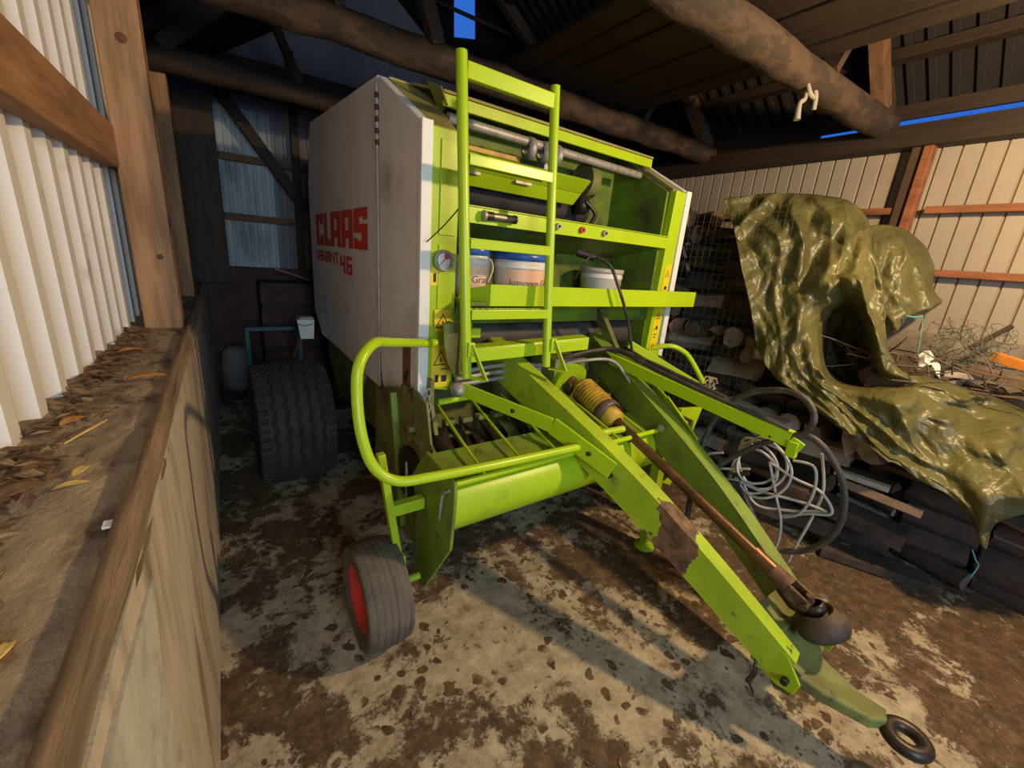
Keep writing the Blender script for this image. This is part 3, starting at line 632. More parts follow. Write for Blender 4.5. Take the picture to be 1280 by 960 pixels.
# dark roller and frame behind the bumper bar
rr = MB(); rr.cyl((.96,2.02,1.12),(2.40,2.02,1.12),.10,24); part('chamber_roller', rr, M['cork'])
rr = MB(); rr.prism([(.98,1.88,1.24),(1.10,1.88,1.24),(1.12,1.92,1.13),(1.06,1.92,1.10)], (0,.02,0)); part('gusset', rr, GC)
rr = MB(); rr.bar((.92,1.90,.92),(2.42,1.90,.92),.07,.07); part('front_crossmember', rr, GD, bevel=.004)
rr = MB()
for k in range(3): rr.tube([(.93,1.72,1.00-.03*k),(1.2,1.75,1.01-.035*k),(1.5,1.78,.98-.02*k)], .012, 8)
part('hydraulic_pipe', rr, M['zinc'])
rr = MB(); rr.lathe([(.0001,-.03),(.035,-.03),(.035,.02),(.02,.025),(.02,.05),(.0001,.05)], (.93,1.70,.925), (-.3,-1,0), 12); part('pivot_bolt', rr, M['zinc'])
# drawbar arms
def arm(sx):
    if sx < 0: P = [(1.25,1.92,1.05),(1.345,1.14,.745),(1.415,.72,.535),(1.495,.31,.285)]
    else: P = [(2.03,1.92,1.05),(1.885,1.14,.725),(1.83,.72,.505),(1.745,.32,.275)]
    P = [V(p) for p in P]; H = [.17,.17,.15,.115]; Wd = [.085,.08,.075,.06]
    pts, hs = catmull(P, H, 9); _, ws = catmull(P, Wd, 9); mb = MB(); n = len(pts)
    for i in range(n-1):
        p, q = pts[i], pts[i+1]
        c = []
        for k, (o_, ww, hh) in enumerate(((p,ws[i],hs[i]),(q,ws[i+1],hs[i+1]))):
            j = i+k; d = (pts[min(j+1,n-1)]-pts[max(j-1,0)]).normalized(); sd = d.cross(V((0,0,1))).normalized(); u = sd.cross(d)
            c.append([o_-sd*ww/2-u*hh/2, o_+sd*ww/2-u*hh/2, o_+sd*ww/2+u*hh/2, o_-sd*ww/2+u*hh/2])
        mb.k = 0
        mb.add(c[0]+c[1], [(0,4,5,1),(1,5,6,2),(2,6,7,3),(3,7,4,0)])
        if i in (0, n-2): mb.add(c[0] if i == 0 else c[1], [(0,1,2,3) if i == 0 else (3,2,1,0)])
    o = part('drawbar_arm', mb, M['worn_arm'] if sx < 0 else M['green_mid'])
    x0 = P[3].x; e = -1 if sx < 0 else 1
    tip = MB(); tip.prism([(x0+e*.036-.004,.40,.245),(x0+e*.034,.31,.215),(x0+e*.030,.255,.22),(x0+e*.030,.245,.27),(x0+e*.034,.30,.345),(x0+e*.036,.40,.385)], (.010,0,0)); part('arm_tip_plate', tip, G, parent=o, bevel=.003)
    return o
aL = arm(-1); aR = arm(1)
hb_ = MB()
for (px_, py_, pz_) in ((1.305,1.14,.755),(1.314,1.08,.725),(1.322,1.03,.70),(1.456,.285,.26)):
    hb_ = MB(); hb_.cyl((px_-.014,py_,pz_),(px_+.012,py_,pz_),.012,12); part('arm_bolt', hb_, M['greasy'], parent=aL)
hb_ = MB(); hb_.cyl((1.838,1.17,.77),(1.86,1.17,.77),.018,14); part('arm_bolt', hb_, M['zinc'], parent=aR)
# nose: cross plates between arms, towing bar and ring
ns = MB(); ns.prism([(1.50,.46,.36),(1.75,.46,.36),(1.72,.26,.255),(1.52,.26,.255)], (0,0,.012)); ns.box((1.50,.36,.24),(1.75,.40,.34)); part('nose_plate', ns, GD, bevel=.003)
te = MB(); te.prism([(1.49,.37,.235),(1.535,.20,.205),(1.60,.075,.185),(1.645,.045,.183),(1.69,.06,.183),(1.68,.13,.19),(1.68,.24,.215),(1.73,.37,.235)][::-1], (0,0,.042)); 
to_ = part('towing_bar', te, [M['green_dirty']], bevel=.008, label='worn towing bar')
tr = MB(); c0 = V((1.668,-.003,.19)); ring = [c0+V((math.cos(a)*.047, math.sin(a)*.047, 0)) for a in [2*PI*i/28 for i in range(28)]]
tr.tube(ring, .0225, 12, closed=True, smooth=False); part('towing_ring', tr, M['greasy'], parent=to_)
hkk = MB(); hkk.tube([(1.452,.38,.26),(1.435,.37,.22),(1.43,.38,.18),(1.445,.38,.16),(1.46,.37,.19),(1.45,.37,.23)], .005, 8); hkk.tube([(1.445,.38,.165),(1.46,.36,.12)], .005, 8); part('linch_pin', hkk, M['greasy'])
# flat struts from the frame to the arms
def strut(s_):
    def X(x): return x if s_ < 0 else 3.235-x
    mb = MB(); mb.bar((X(.96),1.74,.915),(X(1.20),1.30,.845),.012,.070,up=(0,0,1)); mb.bar((X(1.20),1.30,.845),(X(1.315),1.02,.725),.012,.085,up=(0,0,1))
    o = part('drawbar_strut', mb, GC, bevel=.003)
    k = MB()
    for q in ((1.11,1.47,.87),(1.275,1.12,.77)):
        k = MB(); k.cyl((X(q[0])-.016,q[1],q[2]),(X(q[0])+.016,q[1],q[2]),.010,10); part('strut_bolt', k, M['greasy'], parent=o)
strut(-1); strut(1)
# tubular guards
gt = MB(); gt.tube([(.80,1.68,1.165),(.75,1.65,1.17),(.52,1.45,1.225),(.415,1.33,1.25),(.352,1.27,1.20),(.338,1.25,1.10),(.342,1.22,.98),(.372,1.20,.88),(.44,1.18,.825),(.56,1.17,.815),(.82,1.17,.80),(1.22,1.17,.785),(1.34,1.17,.78)], .0175, 14)
part('tube_guard', gt, GC)
gt = MB(); gt.tube([(2.40,1.70,1.05),(2.47,1.62,1.075),(2.54,1.57,1.05),(2.60,1.54,1.0),(2.66,1.49,.90),(2.69,1.46,.84)], .0165, 14); part('tube_guard', gt, GC)
gb = MB(); gb.bar((2.14,1.70,1.09),(2.76,1.46,.775),.03,.05); gb.box((2.30,1.66,.965),(2.42,1.70,1.04)); part('guard_brace', gb, G, bevel=.005)
gb = MB(); gb.bar((1.92,1.80,1.30),(2.20,1.78,.92),.03,.08,up=(0,1,0)); part('front_brace', gb, GD, bevel=.004)
rl_ = MB(); rl_.prism([(2.31,1.35,.745),(2.545,1.35,.72),(2.36,1.35,.20),(2.20,1.35,.27)], (0,.03,0)); part('pickup_side_leg', rl_, GC, bevel=.004)
rl_ = MB(); rl_.tube([(1.95,1.27,.56),(2.30,1.37,.66)], .018, 10); part('pickup_link', rl_, GC)
rl_ = MB(); rl_.tube([(1.47,1.27,.765),(1.64,1.25,.770)], .018, 10); part('pickup_link', rl_, GC)
tw = MB()
for k in range(26):
    a = k*.9; tw.tube([V((2.73,1.44,.84))+V((math.cos(a)*.05, math.sin(a*1.7)*.03, math.sin(a)*.045)), V((2.73,1.44,.84))+V((math.cos(a+1)*.05, math.sin(a*1.7+1)*.03, math.sin(a+1)*.045))], .006, 6, smooth=False)
part('twine_knot', tw, M['rag'], label='knotted twine on the guard')
# pickup
PRF = [(1.17,.765),(1.165,.70),(1.185,.47),(1.40,.13),(1.46,.10),(1.52,.22),(1.50,.45),(1.55,.62),(1.42,.78)]
pk = MB(); pk.prism(yz(.645, PRF), (.014,0,0)); pl = part('pickup_side_plate', pk, M['green_mid'], bevel=.003)
pk = MB(); pk.tube([(.642,1.20,.72),(.632,1.23,.69),(.632,1.25,.60),(.642,1.27,.56)], .006, 8); part('plate_handle', pk, M['zinc'], parent=pl)
pk = MB(); pk.tube([(.66,1.66,.62),(.655,1.64,.56),(.66,1.66,.44)], .006, 8); part('plate_handle', pk, M['zinc'], parent=pl)
pk = MB(); pk.prism(yz(2.13, PRF), (.014,0,0)); part('pickup_side_plate', pk, GD, bevel=.003)
pk = MB(); pk.cyl((.66,1.30,.615),(2.10,1.30,.615),.118,36); part('press_roller', pk, G, label='rounded yellow-green crop roller', bevel=.004)
pk = MB(); pk.tube([(.66,1.20,.742),(1.2,1.20,.742),(2.12,1.20,.742)], .0125, 10); part('windguard_rail', pk, GC)
pk = MB(); pk.prism([(.66,1.21,.732),(2.12,1.21,.732),(2.12,1.42,.765),(.66,1.42,.765)], (0,0,-.006)); part('windguard_plate', pk, M['green_mid'])
for k in range(7):
    x = .80+k*.19; r_ = MB(); r_.tube([(x+.05,1.76,.845),(x,1.40,.80),(x-.01,1.20,.755)], .0068, 8); part('windguard_rod', r_, G)
pk = MB(); pk.tube([(.85,1.74,.855),(1.05,1.72,.873)], .016, 10); part('rod_bracket', pk, GC)
pk = MB(); pk.prism(yz(.715, [(2.25,.80),(1.72,.95),(1.58,.92),(1.50,.66),(1.58,.30),(1.66,.14),(1.95,.10),(2.30,.22)]), (.012,0,0)); part('chassis_cheek_plate', pk, GD, bevel=.003)
pk = MB(); pk.bar((.705,1.95,.86),(.705,1.80,.18),.03,.04,up=(1,0,0)); part('cheek_plate_rib', pk, M['green_mid'], bevel=.003)
dr = MB(); dr.cyl((.70,1.72,.50),(2.58,1.72,.50),.15,28); part('tine_drum', dr, M['greasy'])
for k in range(20):
    x = .72+k*.093; pts = [(1.72,.745),(1.60,.725),(1.50,.67),(1.43,.58),(1.42,.46),(1.47,.33),(1.56,.26)]
    s_ = MB(); rows = [[V((x-.033,y,z)) for y,z in pts],[V((x+.033,y,z)) for y,z in pts]]; s_.grid(rows); 
    part('stripper_band', s_, M['greasy'] if k%5 else GD, solid=.003)
    s_ = MB(); s_.box((x-.030,1.70,.695),(x+.030,1.75,.765)); part('band_clip', s_, GD, bevel=.006)
for k in range(12):
    x = .77+k*.15; s_ = MB(); s_.tube([(x,1.6,.6),(x,1.5,.70),(x,1.44,.76)], .004, 6); part('pickup_tine', s_, M['rust'])
# pickup gauge wheel
wh = thing_part = None
def tyre(name, cx, cy, r, hw, mt, parent, zig=False, nseg=160, rim_r=.5):
    rows = []; prof = []
    n = 44
    for j in range(n+1):
        t = -1+2*j/n; prof.append(t)
    for i in range(nseg+1):
        a = 2*PI*i/nseg; row = []
        # inner bead, sidewall
        row.append((hw*-.78, r*rim_r)); row.append((hw*-.95, r*(rim_r+.12))); row.append((hw*-1.0, r*(rim_r+.28)))
        row.append((hw*-1.0, r*.88))
        for t in prof:
            rr_ = r*(1-.055*abs(t)**3)
            if zig:
                tri = abs(((a*26/(2*PI))%1)-.5)*2-.5
                g = 0
                for c in (-.62,-.31,0,.31,.62):
                    if abs(t-c-tri*.07) < .035: g = .014
                if abs(t) > .80 and ((a*44/(2*PI))%1) < .38: g = .018
                rr_ -= g
            else:
                for c in (-.72,-.4,-.1,.2,.5,.8):
                    if abs(t-c) < .03: rr_ -= .006
            row.append((hw*t*.97, rr_))
        row.append((hw*1.0, r*.88)); row.append((hw*1.0, r*(rim_r+.28))); row.append((hw*.95, r*(rim_r+.12))); row.append((hw*.78, r*rim_r))
        rows.append([V((cx+u, cy+math.cos(a)*q, r+math.sin(a)*q)) for u, q in row])
    mb = MB(); mb.grid(rows, smooth=not zig); return part(name, mb, mt, parent=parent)
def rim(cx, cy, r, hw, side, m_, parent, rr_=.52):
    mb = MB(); ax = (side,0,0); o = V((cx,cy,r))
    mb.lathe([(r*rr_*1.04,hw*.80),(r*rr_*1.04,hw*.86),(r*rr_*.95,hw*.84),(r*rr_*.90,hw*.55),(r*rr_*.80,hw*.30),(r*rr_*.45,hw*.25),(r*rr_*.40,hw*.45),(r*rr_*.25,hw*.5),(.0001,hw*.5)], o, ax, 32)
    mb.k=1; mb.lathe([(.0001,hw*.52),(r*.08,hw*.52),(r*.08,hw*.40)], o, ax, 12)
    for k in range(5):
        a = k*2*PI/5; mb.lathe([(.0001,hw*.30+.008),(r*.035,hw*.30+.008),(r*.035,hw*.24)], o+V((0,math.cos(a)*r*rr_*.6,math.sin(a)*r*rr_*.6)), ax, 8)
    return part('rim', mb, [m_, M['greasy']], parent=parent)
gw = tyre('gauge_wheel', .432, 1.395, .212, .086, M['rubber'], B, rim_r=.56, nseg=90)
rim(.432, 1.395, .212, .086, -1, M['redrim'], gw, .60)
wa = MB(); wa.bar((.47,1.44,.80),(.53,1.40,.30),.035,.03,up=(1,0,0)); wa.bar((.53,1.40,.34),(.53,1.40,.18),.03,.05,up=(1,0,0)); wa.box((.49,1.40,.53),(.64,1.44,.58)); wa.cyl((.50,1.40,.205),(.62,1.40,.205),.016,10); part('gauge_wheel_arm', wa, G, bevel=.004)
# road wheels
for cx, sd in ((.365,-1),(2.955,1)):
    t_ = tyre('road_wheel', cx, 2.94, .395, .212, M['rubber_d'], B, zig=True, nseg=520, rim_r=.5)
    rim(cx, 2.94, .395, .212, sd, M['redrim'], t_, .52)
axl = MB(); axl.bar((.50,2.94,.395),(2.80,2.94,.395),.09,.09); part('axle', axl, M['greasy'], bevel=.005)
# drive shaft
ds = MB(); ds.cyl((1.662,1.34,.79),(1.660,.55,.513),.024,18); ds.cyl((1.660,.55,.513),(1.660,.47,.485),.030,18); dso = part('drive_shaft', ds, M['shaft'], label='rusty bare drive shaft')
gc = MB(); a = V((1.672,1.63,.885)); b_ = V((1.662,1.33,.785)); L_ = (b_-a).length; prof = []
for k in range(9):
    t0 = .12+k*.065; prof += [(.070,L_*t0),(.076,L_*(t0+.02)),(.070,L_*(t0+.045))]
gc.lathe([(.045,0),(.062,L_*.1)]+prof+[(.07,L_*.74)], a, b_-a, 24); part('shaft_guard_cone', gc, M['yplastic'], parent=dso, label='ribbed yellow plastic guard cone')
gc = MB(); gc.lathe([(.072,L_*.72),(.078,L_*.74),(.078,L_*.84),(.068,L_*.86)], a, b_-a, 24); part('guard_collar', gc, M['purple'], parent=dso)
gc = MB(); gc.lathe([(.060,L_*.85),(.056,L_*1.02),(.038,L_*1.04),(.03,L_*1.06)], a, b_-a, 24); part('guard_bearing', gc, M['yplastic'], parent=dso)
yk = MB(); yk.box((1.63,1.60,.84),(1.71,1.68,.90)); yk.cyl((1.60,1.64,.88),(1.74,1.64,.88),.022,12); yk.cyl((1.67,1.80,.93),(1.672,1.60,.868),.03,12); part('universal_joint', yk, M['rust'], parent=dso, bevel=.006)
gd = MB(); gd.cyl((1.675,1.70,.885),(1.675,1.74,.90),.115,28); gd.k=1; gd.box((1.56,1.72,.74),(1.80,1.95,1.02)); part('gearbox', gd, [G, GD], bevel=.006)
yk = MB(); dirv = (V((1.660,.47,.485))-V((1.662,1.34,.79))).normalized()
q0 = V((1.660,.47,.485)); q1 = q0+dirv*.07; q2 = q1+dirv*.07
yk.cyl(q0,q1,.034,14); yk.bar(q1+V((.028,0,0)),q2+V((.028,0,0)),.014,.05); yk.bar(q1-V((.028,0,0)),q2-V((.028,0,0)),.014,.05); yk.cyl(q2-V((.04,0,0)),q2+V((.04,0,0)),.014,12); yk.cyl(q2-V((0,0,.035)),q2+V((0,0,.035)),.013,12)
part('yoke', yk, M['rust'], parent=dso, bevel=.003)
cu = MB(); e_ = V((1.667,.31,.425)); dn = V((.12,-.55,-.80)).normalized()
cu.lathe([(.0001,.002),(.030,.002),(.034,.012),(.050,.010),(.054,-.004),(.060,-.004),(.064,.014),(.082,.020),(.086,.032),(.086,.060),(.078,.078),(.0001,.080)], e_, dn, 28); part('guard_cup', cu, M['cup'], parent=dso, label='black cup over the shaft end')
cu = MB(); cu.lathe([(.030,-.03),(.036,-.026),(.036,.0),(.030,.004)], e_, dn, 24); part('locking_ring', cu, M['greasy'], parent=dso)
# parking jack under the right arm
jk = MB(); jk.bar((1.93,1.20,.62),(1.93,1.19,.06),.055,.055,up=(0,1,0)); jk.bar((1.93,1.19,.10),(1.93,1.19,.02),.04,.04,up=(0,1,0)); jk.lathe([(.0001,.028),(.03,.028),(.055,.012),(.06,.0)], (1.93,1.19,.002), (0,0,1), 20); part('parking_jack', jk, G, bevel=.004)
# hose carrier arm, its hoses
hc_ = MB(); pa = V((1.90,1.62,1.025)); pb = V((1.97,.64,.895))
hc_.bar(pa, pb, .010, .065); hc_.bar(pa+V((.028,0,.03)), pb+V((.028,0,.03)), .06, .008)
hc_.bar(pb, pb+V((.003,-.05,-.02)), .012, .055); hc_.box((1.955,.60,.83),(1.985,.64,.90)); part('hose_carrier', hc_, GC, bevel=.003)
hv = MB(); hv.bar((1.93,1.56,1.06),(1.93,1.56,1.30),.02,.02,up=(0,1,0))
for pts, r_, m_ in (
  ([(1.60,1.74,1.02),(1.66,1.70,1.045),(1.80,1.66,1.075),(1.93,1.60,1.075),(1.94,1.3,1.03),(1.955,1.0,.985),(1.975,.78,.955),(1.99,.66,.93)], .012, 'hose'),
  ([(1.62,1.74,1.00),(1.72,1.69,1.05),(1.90,1.62,1.09),(1.96,1.4,1.06),(1.965,1.2,1.03),(1.98,.95,.99)], .011, 'hose'),
  ([(1.62,1.72,.99),(1.70,1.66,1.02),(1.86,1.58,1.03),(1.90,1.48,.95),(1.93,1.40,.85),(1.985,1.34,.82),(2.04,1.27,.72),(2.09,1.16,.56),(2.08,1.06,.46),(2.06,.95,.42)], .010, 'zinc'),
  ([(2.02,1.50,.93),(2.10,1.42,.83),(2.16,1.30,.68),(2.18,1.15,.52),(2.16,1.0,.42)], .008, 'hose'),
  ([(1.85,.93,.30),(1.87,.95,.42),(1.90,.97,.56),(1.95,.99,.76),(1.98,.95,.93),(2.0,.85,1.045),(2.0,.71,1.095),(2.0,.62,1.07),(2.0,.585,1.0),(2.0,.62,.92),(1.97,.72,.885)], .0135, 'hose'),
  ([(1.89,.97,.50),(1.91,.93,.58),(1.95,.87,.69),(1.98,.75,.83),(2.0,.62,.925),(2.02,.54,.91),(2.05,.46,.81),(2.07,.42,.70),(2.08,.41,.58),(2.08,.44,.47),(2.08,.52,.37),(2.06,.62,.34),(2.05,.70,.42),(2.03,.80,.56)], .0135, 'hose')):
    h_ = MB(); h_.tube(pts, r_, 10, sub=8); part('hydraulic_hose', h_, M[m_])
bh = MB(); bh.tube([(1.70,1.74,1.60),(1.73,1.70,1.595),(1.76,1.60,1.55),(1.79,1.55,1.45),(1.91,1.55,1.27),(2.08,1.60,1.03),(2.20,1.60,.90)], .009, 8); bh.tube([(1.65,1.74,1.47),(1.64,1.70,1.52),(1.67,1.68,1.58),(1.72,1.70,1.60)], .005, 8)
part('control_cable', bh, M['hose'])
bh = MB(); bh.cyl((1.66,1.76,1.61),(1.74,1.70,1.59),.025,12); part('cable_plug', bh, M['greasy'])
tn_ = MB(); tn_.tube([(.765,1.72,1.585),(.80,1.64,1.65),(.83,1.575,1.715)], .003, 6); part('stay_cord', tn_, M['black'])
cn_ = MB()
for k in range(5):
    c = V((.772,1.68,.93-k*.034)); ax = (0,1) if k%2 else (1,0)
    cn_.tube([c+V((math.cos(a)*.010*ax[0], math.cos(a)*.010*ax[1], math.sin(a)*.022)) for a in [2*PI*i/12 for i in range(12)]], .0035, 6, closed=True, smooth=False)
part('chain', cn_, M['zinc'])

# grey electric cable coiled and hung from the carrier arm
cc = MB(); rnd = random.Random(5); pts = []
cen = V((2.00,.74,.70))
def loop(c, ry, rz, tilt, n, ph, dx=0): 
    out = []
    for i in range(n):
        a = ph+2*PI*i/n; y = math.cos(a)*ry; z = math.sin(a)*rz
        out.append(c+V((dx+.02*math.sin(a*2+ph), y*math.cos(tilt)-z*math.sin(tilt), y*math.sin(tilt)+z*math.cos(tilt))))
    return out
for k in range(4): pts += loop(cen+V((rnd.uniform(-.02,.04), rnd.uniform(-.02,.03), rnd.uniform(-.02,.03))), .085+.012*k, .10+.012*k, rnd.uniform(-.3,.3), 12, 1.2+k*.2)
cc.tube(pts, .0062, 8, sub=5)
for q in (
  [(2.0,.82,.80),(2.02,.86,.66),(2.03,.84,.50),(2.05,.76,.36),(2.05,.67,.285),(2.05,.60,.33),(2.04,.60,.48),(2.02,.65,.62),(2.0,.70,.76)],
  [(2.02,.62,.80),(2.03,.54,.80),(2.04,.52,.68),(2.05,.55,.56),(2.06,.62,.50),(2.05,.52,.58),(2.05,.44,.63),(2.05,.50,.70),(2.03,.60,.72),(2.0,.70,.76)],
  [(2.01,.80,.62),(2.03,.72,.52),(2.05,.60,.55),(2.06,.50,.60),(2.06,.46,.62),(2.05,.55,.62),(2.02,.70,.60),(2.0,.84,.60),(2.02,.95,.52)],
  [(2.06,.54,.86),(2.08,.50,.70),(2.08,.51,.54),(2.08,.53,.40),(2.08,.54,.30)],
  [(2.0,.78,.86),(1.99,.82,.88),(2.0,.76,.895),(2.01,.72,.86)],
  [(1.98,.90,.72),(1.97,.97,.68),(1.99,.98,.62),(2.0,.90,.63),(2.02,.78,.68)]):
    cc.tube(q, .0062, 8, sub=6)
cc.k=1; cc.bar((2.0,.83,.60),(2.02,.80,.50),.045,.05); cc.cyl((2.0,.84,.62),(2.02,.78,.66),.012,10)
tag(cc.obj('coiled_cable', [M['cable'], M['greasy']]), 'grey electric cable in tangled coils with a dark plug, hanging from the hose carrier', 'cable')

# tubs on the twine shelf
def tub(loc, r, h, label, lidm, name='plastic_tub', handle=False, text=None, cat='tub'):
    t = thing(name, label, cat, loc)
    o = V(loc)
    b = MB(); b.lathe([(.0001,.0),(r*.92,.0),(r*.95,.004),(r*.985,h*.66),(r*1.02,h*.67),(r*1.02,h*.69),(r*.99,h*.70),(r*1.02,h*.75),(r*1.02,h*.77),(r*.99,h*.78),(r*.99,h*.86)], o, (0,0,1), 36); b.obj('tub_body', M['tub'], t)
    l = MB(); l.lathe([(r*1.0,h*.83),(r*1.05,h*.84),(r*1.05,h*.985),(r*1.0,h*1.0),(r*.93,h*.99),(r*.92,h*.97),(.0001,h*.97)], o, (0,0,1), 36); l.obj('tub_lid', lidm, t)
    if text:
        p = MB(); rows = []
        for zz in (.04, .64):
            rows.append([o+V((math.cos(a)*r*(.952+.035*zz/.7+.006), math.sin(a)*r*(.952+.035*zz/.7+.006), h*zz)) for a in [PI*(1.12+.76*i/20) for i in range(21)]])
        p.grid(rows); lb = p.obj('paper_label', M['publabel'], t)
        cu_ = bpy.data.curves.new('print', 'FONT'); cu_.body = text; cu_.size = h*.20; cu_.extrude = .0; cu_.align_x = 'CENTER'
        tmp = bpy.data.objects.new('print', cu_); C.objects.link(tmp); dg = bpy.context.evaluated_depsgraph_get(); me = bpy.data.meshes.new_from_object(tmp.evaluated_get(dg)); bpy.data.objects.remove(tmp)
        for v in me.vertices:
            a = -PI/2 + v.co.x/r - .12; zz = h*.30+v.co.y; q = r*1.0
            v.co = V((math.cos(a)*q, math.sin(a)*q, zz)) 
        me.materials.clear(); me.materials.append(M['ink']); to2 = bpy.data.objects.new('label_print', me); C.objects.link(to2); to2.parent = t
    if handle:
        hh = MB(); hh.tube([o+V((r*1.02,0,h*.80)), o+V((r*1.22,-.01,h*.74)), o+V((r*1.28,-.02,h*.58)), o+V((r*1.12,-.02,h*.40)), o+V((r*1.0,-.02,h*.30))], .003, 6); hh.obj('wire_handle', M['tub'], t)
    return t
tub((1.065,1.86,1.352), .088, .235, 'tall narrow white tub with a blue lid and wire handle, behind the ladder rail', M['bluelid'], handle=True, text='a Gran')
tub((1.345,1.85,1.352), .140, .225, 'wide white tub with a blue lid in the middle of the shelf', M['bluelid'], text='Jonsonen Gr')
tub((2.13,2.0,1.352), .135, .180, 'white tub with a greyish lid, rightmost on the shelf', M['clear'])

# ------------------------------------------------------------------ firewood stack
rnd = random.Random(11)
def log_mesh(kind):
    L_ = rnd.uniform(.26,.36); r = rnd.uniform(.055,.085); n = 9 if kind == 'round' else 7
    if kind == 'round': prof = [(math.cos(2*PI*i/n)*r*rnd.uniform(.85,1.1), math.sin(2*PI*i/n)*r*rnd.uniform(.85,1.1)) for i in range(n)]
    else:
        ang = rnd.uniform(1.5,2.6); prof = [(0,-r*.35)]+[(math.cos(PI/2-ang/2+ang*i/5)*r*1.35, math.sin(PI/2-ang/2+ang*i/5)*r*1.35-r*.55) for i in range(6)]
    rows = 5; vs = []; fs = []; m = len(prof)
    for k in range(rows):
        for i, (a, b_) in enumerate(prof):
            s_ = 1+.10*noise.noise(V((i*2.3,k*1.3,L_*50))); vs.append((a*s_, -L_/2+L_*k/(rows-1)+(rnd.uniform(-.01,.01) if k in (0,rows-1) else 0), b_*s_))
    mb = MB()
    for k in range(rows-1):
        for i in range(m):
            mb.k = 0 if (kind == 'round' or 0 < i < m-1) else 1
            mb.add([vs[k*m+i],vs[k*m+(i+1)%m],vs[(k+1)*m+(i+1)%m],vs[(k+1)*m+i]], [(3,2,1,0)])
    mb.k = 1; mb.add(vs[:m], [list(range(m))]); mb.add(vs[-m:], [list(range(m))[::-1]])
    me_o = mb; return me_o
protos = []
for k in range(14):
    mb = log_mesh('round' if k%3 == 0 else 'split'); me = bpy.data.meshes.new('firewood_log'); me.from_pydata(mb.v, [], mb.f)
    me.materials.append(M['bark']); me.materials.append(M['splitpale'] if k%4 == 1 else M['split'])
    for p, q in zip(me.polygons, mb.m): p.material_index = q
    protos.append(me)
def top_z(y):      # height of the stack along the wall
    if y > 1.85: return 2.02
    if y > 1.25: return 1.90
    if .68 < y < 1.2: return .90
    if y > .9: return 1.2+(y-.9)/.35*.8
    if y > .25: return 1.02+(y-.25)*.2
    return .62+(y+.35)*.6
def face_x(y):
    if y > 2.25: return 3.30
    if y > .75: return 3.02
    return 3.02+(.75-y)*.12
nlog = 0
def put_log(x, y, z, rot, lab, grp):
    global nlog
    o = bpy.data.objects.new('firewood_log', rnd.choice(protos)); o.location = (x,y,z); o.rotation_euler = rot; C.objects.link(o); nlog += 1
    tag(o, lab, 'log', grp)
for row, dx in enumerate((0, .33)):
    z = .075; lay = 0
    while z < 2.0:
        ends = rnd.random() < .35
        y = -.32+rnd.random()*.1
        while y < 3.4:
            st = .155 if ends else .33
            if (z < top_z(y)-.03 or (row == 1 and y < .45 and z < 1.12)) and not (row == 1 and z < top_z(y)-.45 and y > .5):
                x = face_x(y)+dx+.14+rnd.uniform(-.04,.04)
                if ends: rot = (rnd.uniform(-.1,.1), rnd.choice((0,1.2,2.5,3.6,5)), PI/2+rnd.uniform(-.2,.2))
                else: rot = (rnd.uniform(-.12,.12), rnd.choice((0,1.2,2.5,3.6,5)), rnd.uniform(-.25,.25))
                g = y > 1.2
                put_log(x, y+st/2, z, rot,
                        'split firewood in the high stack between the baler and the tarpaulin' if g else 'split firewood in the low front of the stack under the tarpaulin',
                        'firewood in the high stack' if g else 'firewood in the low stack')
            y += st
        z += .118; lay += 1
wm = MB()
for k in range(20): wm.tube([(2.975,1.28+k*.05,.35),(2.975+.006*math.sin(k),1.28+k*.05,1.2),(2.985,1.28+k*.05,2.03)], .0010, 4, sub=2)
for k in range(33): wm.tube([(2.974,1.27,.36+k*.05),(2.974,1.8,.36+k*.05+.01*math.sin(k)),(2.974,2.28,.36+k*.05)], .0010, 4, sub=2)
tag(wm.obj('wire_mesh', M['net']), 'thin wire mesh held against the side of the high firewood stack', 'mesh')
# loose boards and pieces at the foot of the stack
def plank(a, b_, w_, h_, m_, label, name='plank', cat='plank', up=(0,0,1)):
    mb = MB(); mb.bar(a, b_, w_, h_, up=up); return tag(mb.obj(name, m_, bevel=.003), label, cat)
plank((2.86,.62,.035),(3.06,.17,.035),.14,.05,M['bark'],'dark plank lying on the floor at the foot of the firewood')
plank((2.83,.62,.48),(2.87,.27,.46),.11,.045,M['split'],'splintered split board sticking out of the woodpile above the floor plank', up=(.4,0,1))
plank((2.84,.66,.53),(2.88,.42,.525),.05,.03,M['splitpale'],'pale splinter of wood lying on the split board')
plank((2.90,.95,.30),(2.97,.30,.25),.16,.09,M['bark'],'dark half log leaning against the low firewood')
plank((2.88,1.15,.10),(3.0,.60,.13),.15,.10,M['bark'],'bark covered half log on the floor behind the cable coil')
plank((2.95,1.0,.62),(2.99,1.42,.66),.12,.12,M['splitpale'],'long pale barked log across the stack face above the hose coil')
# ------------------------------------------------------------------ tarpaulin
def cat_grid(ctrl, su, sv):
    rows = [catmull([V(p) for p in r], [1]*len(r), su)[0] for r in ctrl]
    cols = list(zip(*rows)); out = [catmull(list(c), [1]*len(c), sv)[0] for c in cols]
    return [list(r) for r in zip(*out)]

